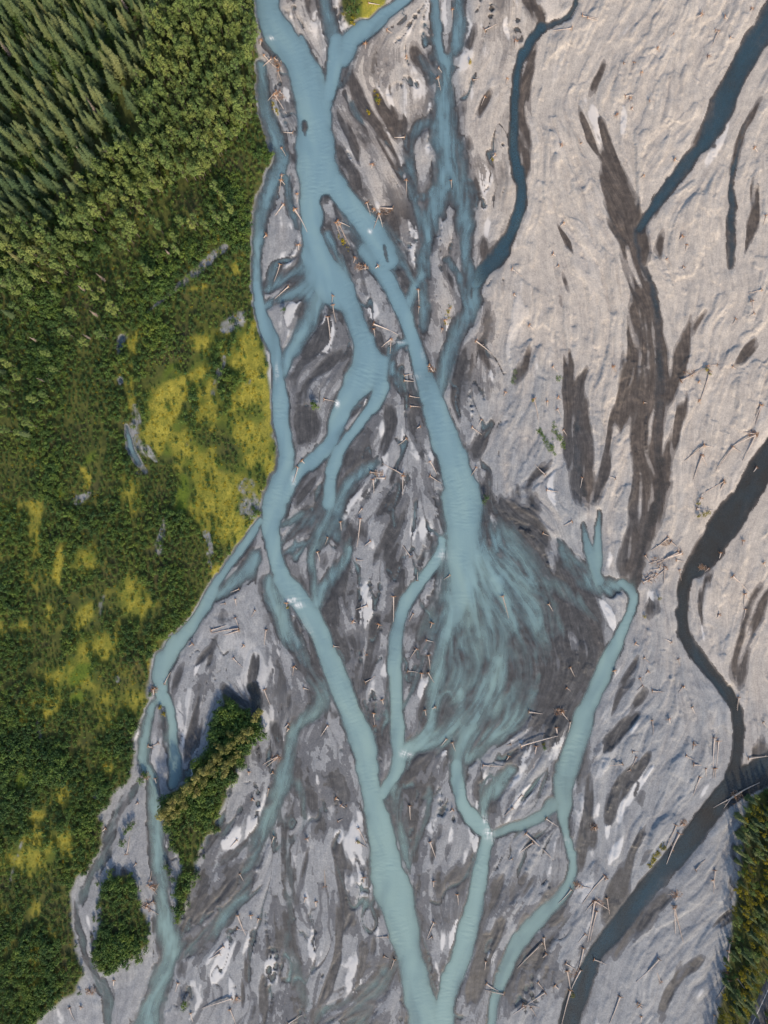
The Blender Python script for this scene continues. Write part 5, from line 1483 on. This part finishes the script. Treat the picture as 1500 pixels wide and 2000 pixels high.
PLACES = [(545, 190, 'on the narrow bar beside the upper forest bank'), (560, 400, 'among the small bars at the upper left bank'), (660, 440, 'on the islet splitting the upper main river'), (730, 410, 'on the right bank where the upper river forks'),
          (790, 370, 'on the upper middle bar left of the side channel'), (755, 90, 'near the yellow moss patch at the top'), (870, 150, 'beside the upper side channel'), (950, 180, 'on the pale bar at top middle'), (1010, 60, 'on the pale plain near the top'),
          (1150, 60, 'near the head of the thin dark stream'), (1230, 200, 'on the bare plain at upper right'), (1390, 90, 'in the top right corner of the plain'), (1310, 330, 'on the plain left of the broad dark stream'), (1340, 460, 'on the plain between two dark streams'),
          (1090, 300, 'on the smooth plain right of the thin stream'), (1100, 470, 'beside small dark hollows at mid right'), (1480, 430, 'at the right edge beside a thin dark rill'), (555, 560, 'on the small left bars below the forest'), (640, 620, 'on the pointed bar between two forks'), (750, 650, 'on the long bar beside the right fork'),
          (815, 580, 'between the right fork and its side arm'), (870, 610, 'on the bar between the two right arms'), (850, 720, 'at the meeting point of the right arms'), (810, 780, 'in the shallow wash joining two channels'), (620, 790, 'beside the round bush on dark silt'), (590, 900, 'on the dark silt left of the middle channel'),
          (760, 920, 'on the middle bar left of the widest pool'), (845, 920, 'on the left edge of the widest pool'), (930, 920, 'on the right edge of the widest pool'), (940, 660, 'on the bar right of the main channel'), (1050, 800, 'beside the green tufts on the right bar'), (1190, 720, 'on the gravel left of the brown stream'), (1330, 540, 'on the ridged gravel right of the brown stream'),
          (1470, 590, 'on ridged gravel at the right edge'), (1370, 740, 'in the driftwood pile right of the brown stream'), (1450, 860, 'in the scattered logs at the right edge'), (1380, 900, 'on the ridged bar right of the brown stream'), (1370, 980, 'on the bank above the dark right stream'), (1085, 960, 'near the head of the shallow fan'),
          (450, 1220, 'on the bar left of the main channel bend'), (330, 1310, 'beside the left stream along the thicket'), (300, 1450, 'on the spit between the forks of the left stream'), (480, 1270, 'on the smooth grey bar above the wooded island'), (515, 1360, 'beside the upper end of the wooded island'), (640, 1080, 'among the shallow threads of the middle left'),
          (770, 1080, 'on the mottled middle bar'), (700, 1200, 'on the streaked bar between main and middle channels'), (720, 1350, 'on the mottled bar below the middle bend'), (820, 1270, 'on the small bars right of the middle channel'), (880, 1400, 'near the lower edge of the shallow fan'), (985, 1180, 'on the dark shallow fan'), (1110, 1310, 'on the dark right side of the fan'),
          (1065, 1060, 'on the pale tongue above the fan'), (1300, 1080, 'in the log jam at the stream confluence'), (1290, 1130, 'in the tangled wood below the log jam'), (1440, 1160, 'on the bluish bar right of the dark stream'), (1270, 1300, 'on the ridged bar below the confluence'), (1340, 1340, 'on the bare bar left of the dark bend'), (1440, 1380, 'in the dark bend of the right stream'),
          (1060, 1420, 'on the driftwood bar beside the right channel'), (970, 1480, 'on the bar between the two lower right channels'), (1240, 1480, 'on the lower right bar below the ridges'), (1390, 1500, 'beside the foot of the dark bend'), (1430, 1550, 'bridging the dark stream by the right wood'), (1320, 1630, 'on the bank strewn with wood by the dark stream'),
          (1040, 1650, 'on the bar crossed by two long logs'), (1160, 1760, 'in the tall log pile at the lower right'), (1390, 1720, 'on the grey bar beside the right wood'), (1320, 1780, 'on the grey bar below the dark stream'), (1280, 1900, 'on the lower bar right of the dark stream'), (1130, 1930, 'in the lower log pile beside the dark stream'), (1050, 1850, 'on the bar left of the lower log pile'), (1030, 1960, 'on the bottom bar right of the channel'),
          (1410, 1890, 'along the foot of the right bank wood'), (1240, 1970, 'near the bottom edge right of the dark stream'), (290, 1690, 'in the root tangle beside the oval island'), (270, 1580, 'on the bar left of the left stream'), (170, 1930, 'on the bottom left bar below the thicket'), (230, 1920, 'below the small oval island'), (430, 1830, 'on the bar right of the left stream'), (440, 1950, 'on the bottom left bar with the big white log'), (490, 1600, 'on the bar right of the wooded island'),
          (540, 1480, 'below the shallow stream right of the island'), (540, 1640, 'on the striped bars left of the main channel'), (700, 1650, 'on the left bank of the lower main channel'), (640, 1720, 'on the lens shaped bar left of the main channel'), (740, 1840, 'on the lower left bank of the main channel'), (850, 1650, 'on the bar between the lower main channels'), (850, 1820, 'on the lower wedge between the joining channels'), (960, 1930, 'on the bottom bar right of the joining channels'),
          (980, 1580, 'beside the lower right loop'), (570, 1990, 'at the bottom edge among striped bars'), (900, 1720, 'right of the narrow lower channel')]


def surf(x, y):
    return max(at(HT, x, y), 0.02)


def fan_roots(v, f, c, axis, rad, n, rnd, back=.35, thick=.10):
    a = axis.orthogonal().normalized(); b = axis.cross(a)
    for k in range(n):
        t = 6.283 * k / n + rnd.uniform(-.3, .3)
        d = a * math.cos(t) + b * math.sin(t)
        L = rad * rnd.uniform(.6, 1.25)
        p1 = c + d * L * .5 - axis * back * L * rnd.uniform(-.2, .5)
        p2 = c + d * L - axis * back * L * rnd.uniform(-.4, 1.2) + Vector((rnd.uniform(-.1, .1), rnd.uniform(-.1, .1), rnd.uniform(-.1, .1)))
        tube(v, f, [tuple(c + d * .08), tuple(p1), tuple(p2)], [thick * rnd.uniform(.9, 1.3), thick * .7, thick * .2], 4)


def make_log(x0, y0, x1, y1, label, seed):
    rnd = random.Random(seed)
    A = Vector((*wpos(x0, y0), 0)); B = Vector((*wpos(x1, y1), 0))
    L = (B - A).length
    r0 = min(max(.15 + .014 * L, .17), .34) * rnd.uniform(.9, 1.15)
    za = surf(x0, y0) + r0 * 1.3; zb = surf(x1, y1) + r0 * .3
    e = bpy.data.objects.new('driftwood_log', None)
    COL.objects.link(e)
    e.location = (A.x, A.y, surf(x0, y0))
    d = (B - A).normalized(); s_ = Vector((-d.y, d.x, 0))
    bend = rnd.uniform(-.03, .03) * L
    v, f = [], []
    pts, rad = [], []
    nseg = 6
    for k in range(nseg + 1):
        t = k / nseg
        p = d * L * t + s_ * bend * math.sin(math.pi * t) + Vector((0, 0, (za + (zb - za) * t) - e.location.z + .05 * rnd.uniform(-1, 1)))
        pts.append(tuple(p)); rad.append(r0 * (1.15 if k == 0 else 1) * (1 - .72 * t))
    tube(v, f, pts, rad, 7)
    t_o = bpy.data.objects.new('trunk', mesh_from('log_trunk', v, f, M_LOG))
    COL.objects.link(t_o); t_o.parent = e
    for k in range(rnd.randrange(1, 4) if L > 5 else 0):
        t = rnd.uniform(.25, .9)
        c = Vector(pts[int(t * nseg)])
        bd = (s_ * rnd.choice((-1, 1)) + d * rnd.uniform(.1, .9) + Vector((0, 0, rnd.uniform(.1, .9)))).normalized()
        v, f = [], []
        tube(v, f, [tuple(c), tuple(c + bd * rnd.uniform(.4, 1.3))], [.07, .025], 4)
        o = bpy.data.objects.new('branch', mesh_from('log_branch', v, f, M_LOG))
        COL.objects.link(o); o.parent = t_o
    v, f = [], []
    ax = (d * .9 + Vector((0, 0, .25))).normalized()
    fan_roots(v, f, Vector(pts[0]), ax, min(.7 + .07 * L, 1.5), 10, rnd)
    t_r = bpy.data.objects.new('root_wad', mesh_from('log_roots', v, f, M_ROOT))
    COL.objects.link(t_r); t_r.parent = e
    tag(e, label, 'log', 'driftwood logs stranded on the river bars')


def make_stump(x, y, label, seed):
    rnd = random.Random(seed)
    e = bpy.data.objects.new('driftwood_stump', None)
    COL.objects.link(e)
    X, Y = wpos(x, y)
    e.location = (X, Y, surf(x, y))
    an = rnd.uniform(3.6, 5.8)
    ax = Vector((math.cos(an) * .8, math.sin(an) * .8, .5)).normalized()
    c = Vector((0, 0, .45))
    v, f = [], []
    fan_roots(v, f, c, ax, rnd.uniform(.9, 1.5), 11, rnd, .2, .10)
    o = bpy.data.objects.new('root_wad', mesh_from('stump_roots', v, f, M_ROOT)); COL.objects.link(o); o.parent = e
    v, f = [], []
    tip = Vector((math.cos(an), math.sin(an), 0)) * rnd.uniform(1.2, 2.4) + Vector((0, 0, .2))
    tube(v, f, [tuple(c), tuple((c + tip) * .5 + Vector((0, 0, .05))), tuple(tip)], [.24, .2, .12], 6)
    o = bpy.data.objects.new('broken_trunk', mesh_from('stump_trunk', v, f, M_LOG)); COL.objects.link(o); o.parent = e
    tag(e, label, 'stump', 'driftwood stumps on the river bars')


ITEMS = []
for row in LOGS.strip().splitlines():
    w = row.split()
    for q in w[1:]:
        c = list(map(float, q.split(',')))
        if len(c) == 4:
            ITEMS.append((*tp(w[0], c[0], c[1]), *tp(w[0], c[2], c[3])))
        else:
            ITEMS.append((*tp(w[0], *c), None, None))
ITEMS = [q for q in ITEMS if 2 < q[0] < 1498 and 2 < q[1] < 1998]
ORD = ['', 'second', 'third', 'fourth', 'fifth', 'sixth', 'seventh', 'eighth', 'ninth', 'tenth', 'eleventh', 'twelfth']
byl = {}
for it in ITEMS:
    x0, y0, x1, y1 = it
    mx, my = (x0, y0) if x1 is None else ((x0 + x1) / 2, (y0 + y1) / 2)
    where = min(PLACES, key=lambda p: (p[0] - mx) ** 2 + (p[1] - my) ** 2)[2]
    if x1 is None:
        base = ('rusty root stump', where)
    else:
        L = math.hypot(x1 - x0, y1 - y0)
        size = 'long' if L > 42 else ('mid length' if L > 24 else 'short')
        base = (f'{size} pale log', where)
    byl.setdefault(base, []).append((my, it))
sd = 900
for (what, where), lst in byl.items():
    lst.sort(key=lambda q: q[0])
    for k, (my, it) in enumerate(lst):
        if len(lst) == 1:
            lab = f'{what} {where}'
        elif k == 0:
            lab = f'uppermost {what} {where}'
        elif k == len(lst) - 1:
            lab = f'lowest {what} {where}'
        else:
            lab = f'{ORD[k]} {what} from the top {where}'
        lab = ' '.join(lab.split()[:16])
        sd += 1
        if it[2] is None:
            make_stump(it[0], it[1], lab, sd)
        else:
            make_log(*it, lab, sd)


def brush_heap(x, y, rad, label, seed):
    rnd = random.Random(seed)
    e = bpy.data.objects.new('brush_heap', None)
    COL.objects.link(e)
    X, Y = wpos(x, y)
    e.location = (X, Y, surf(x, y))
    for nm, mt, n, ln, th in (('branch_tangle', M_ROOT, 46, 1.3, .045), ('pale_sticks', M_LOG, 16, 2.4, .055)):
        v, f = [], []
        for _ in range(n):
            a = rnd.uniform(0, 6.28); r_ = rad * math.sqrt(rnd.random())
            c = Vector((math.cos(a) * r_, math.sin(a) * r_ * .7, rnd.uniform(.05, .7) * (1 - r_ / rad * .7)))
            b = rnd.gauss(-1.1, .7)
            d = Vector((math.cos(b), math.sin(b), rnd.uniform(-.15, .35))) * ln * rnd.uniform(.5, 1.3)
            tube(v, f, [tuple(c - d * .5), tuple(c + Vector((rnd.uniform(-.1, .1), rnd.uniform(-.1, .1), .05))), tuple(c + d * .5)], [th, th * .8, th * .3], 3)
        o = bpy.data.objects.new(nm, mesh_from(nm, v, f, mt))
        COL.objects.link(o); o.parent = e
    tag(e, label, 'brush heap', 'brush heaps caught on the bars')


for k, (x, y, rad, lb) in enumerate((
        (543, 190, 2.6, 'tangled brown brush heap on the narrow bar by the upper forest bank'), (540, 125, 2.2, 'brown brush heap at the top of the narrow upper bar'), (748, 412, 3.0, 'long rusty brush heap where the upper river forks'),
        (700, 522, 2.0, 'rusty brush heap on the long bar left of the right fork'), (843, 722, 1.8, 'orange brush heap at the meeting point of the right arms'), (740, 925, 2.4, 'brush heap between logs on the middle bar'), (1285, 1098, 3.2, 'large brush heap in the log jam at the confluence'),
        (1272, 1128, 3.4, 'orange brush heap hanging over water below the log jam'), (1300, 1060, 2.2, 'brush heap under crossed logs above the jam'), (1345, 730, 2.6, 'orange brush heap on the bank above the brown stream'), (1470, 848, 2.4, 'rusty brush heap among logs at the right edge'),
        (1372, 1108, 1.6, 'small orange heap right of the dark stream'), (1092, 1390, 2.2, 'brush heap on the top of the driftwood bar'), (1130, 1728, 2.2, 'root coloured heap beside the lower right channel bend'), (1165, 1762, 3.0, 'big brush heap at the head of the tall log pile'),
        (1320, 1745, 2.4, 'brown brush heap on the grey bar with two trailing logs'), (1333, 1607, 2.2, 'brush heap at the top of the strewn bank'), (1160, 1615, 2.0, 'brown brush heap on the left edge of the ridged bar'), (1118, 1900, 2.8, 'brush heap in the lower log pile beside the dark stream'),
        (1438, 1553, 2.6, 'brush heap where logs bridge the dark stream'), (290, 1765, 3.4, 'grey brown brush heap beside the oval island'), (298, 1732, 2.4, 'root heap on the bank above the oval island brush'), (285, 1515, 2.2, 'brush heap at the fork of the left stream'), (300, 1347, 2.0, 'brush heap on the thicket bank of the left stream'),
        (540, 1480, 2.2, 'orange brush heap below the shallow stream'), (460, 1950, 2.6, 'brush heap at the root of the big white log'), (178, 1935, 2.4, 'brown brush heap on the bottom left bar'), (1415, 1897, 2.0, 'brown brush heap at the foot of the right wood'))):
    brush_heap(x, y, rad, lb, 3000 + k)
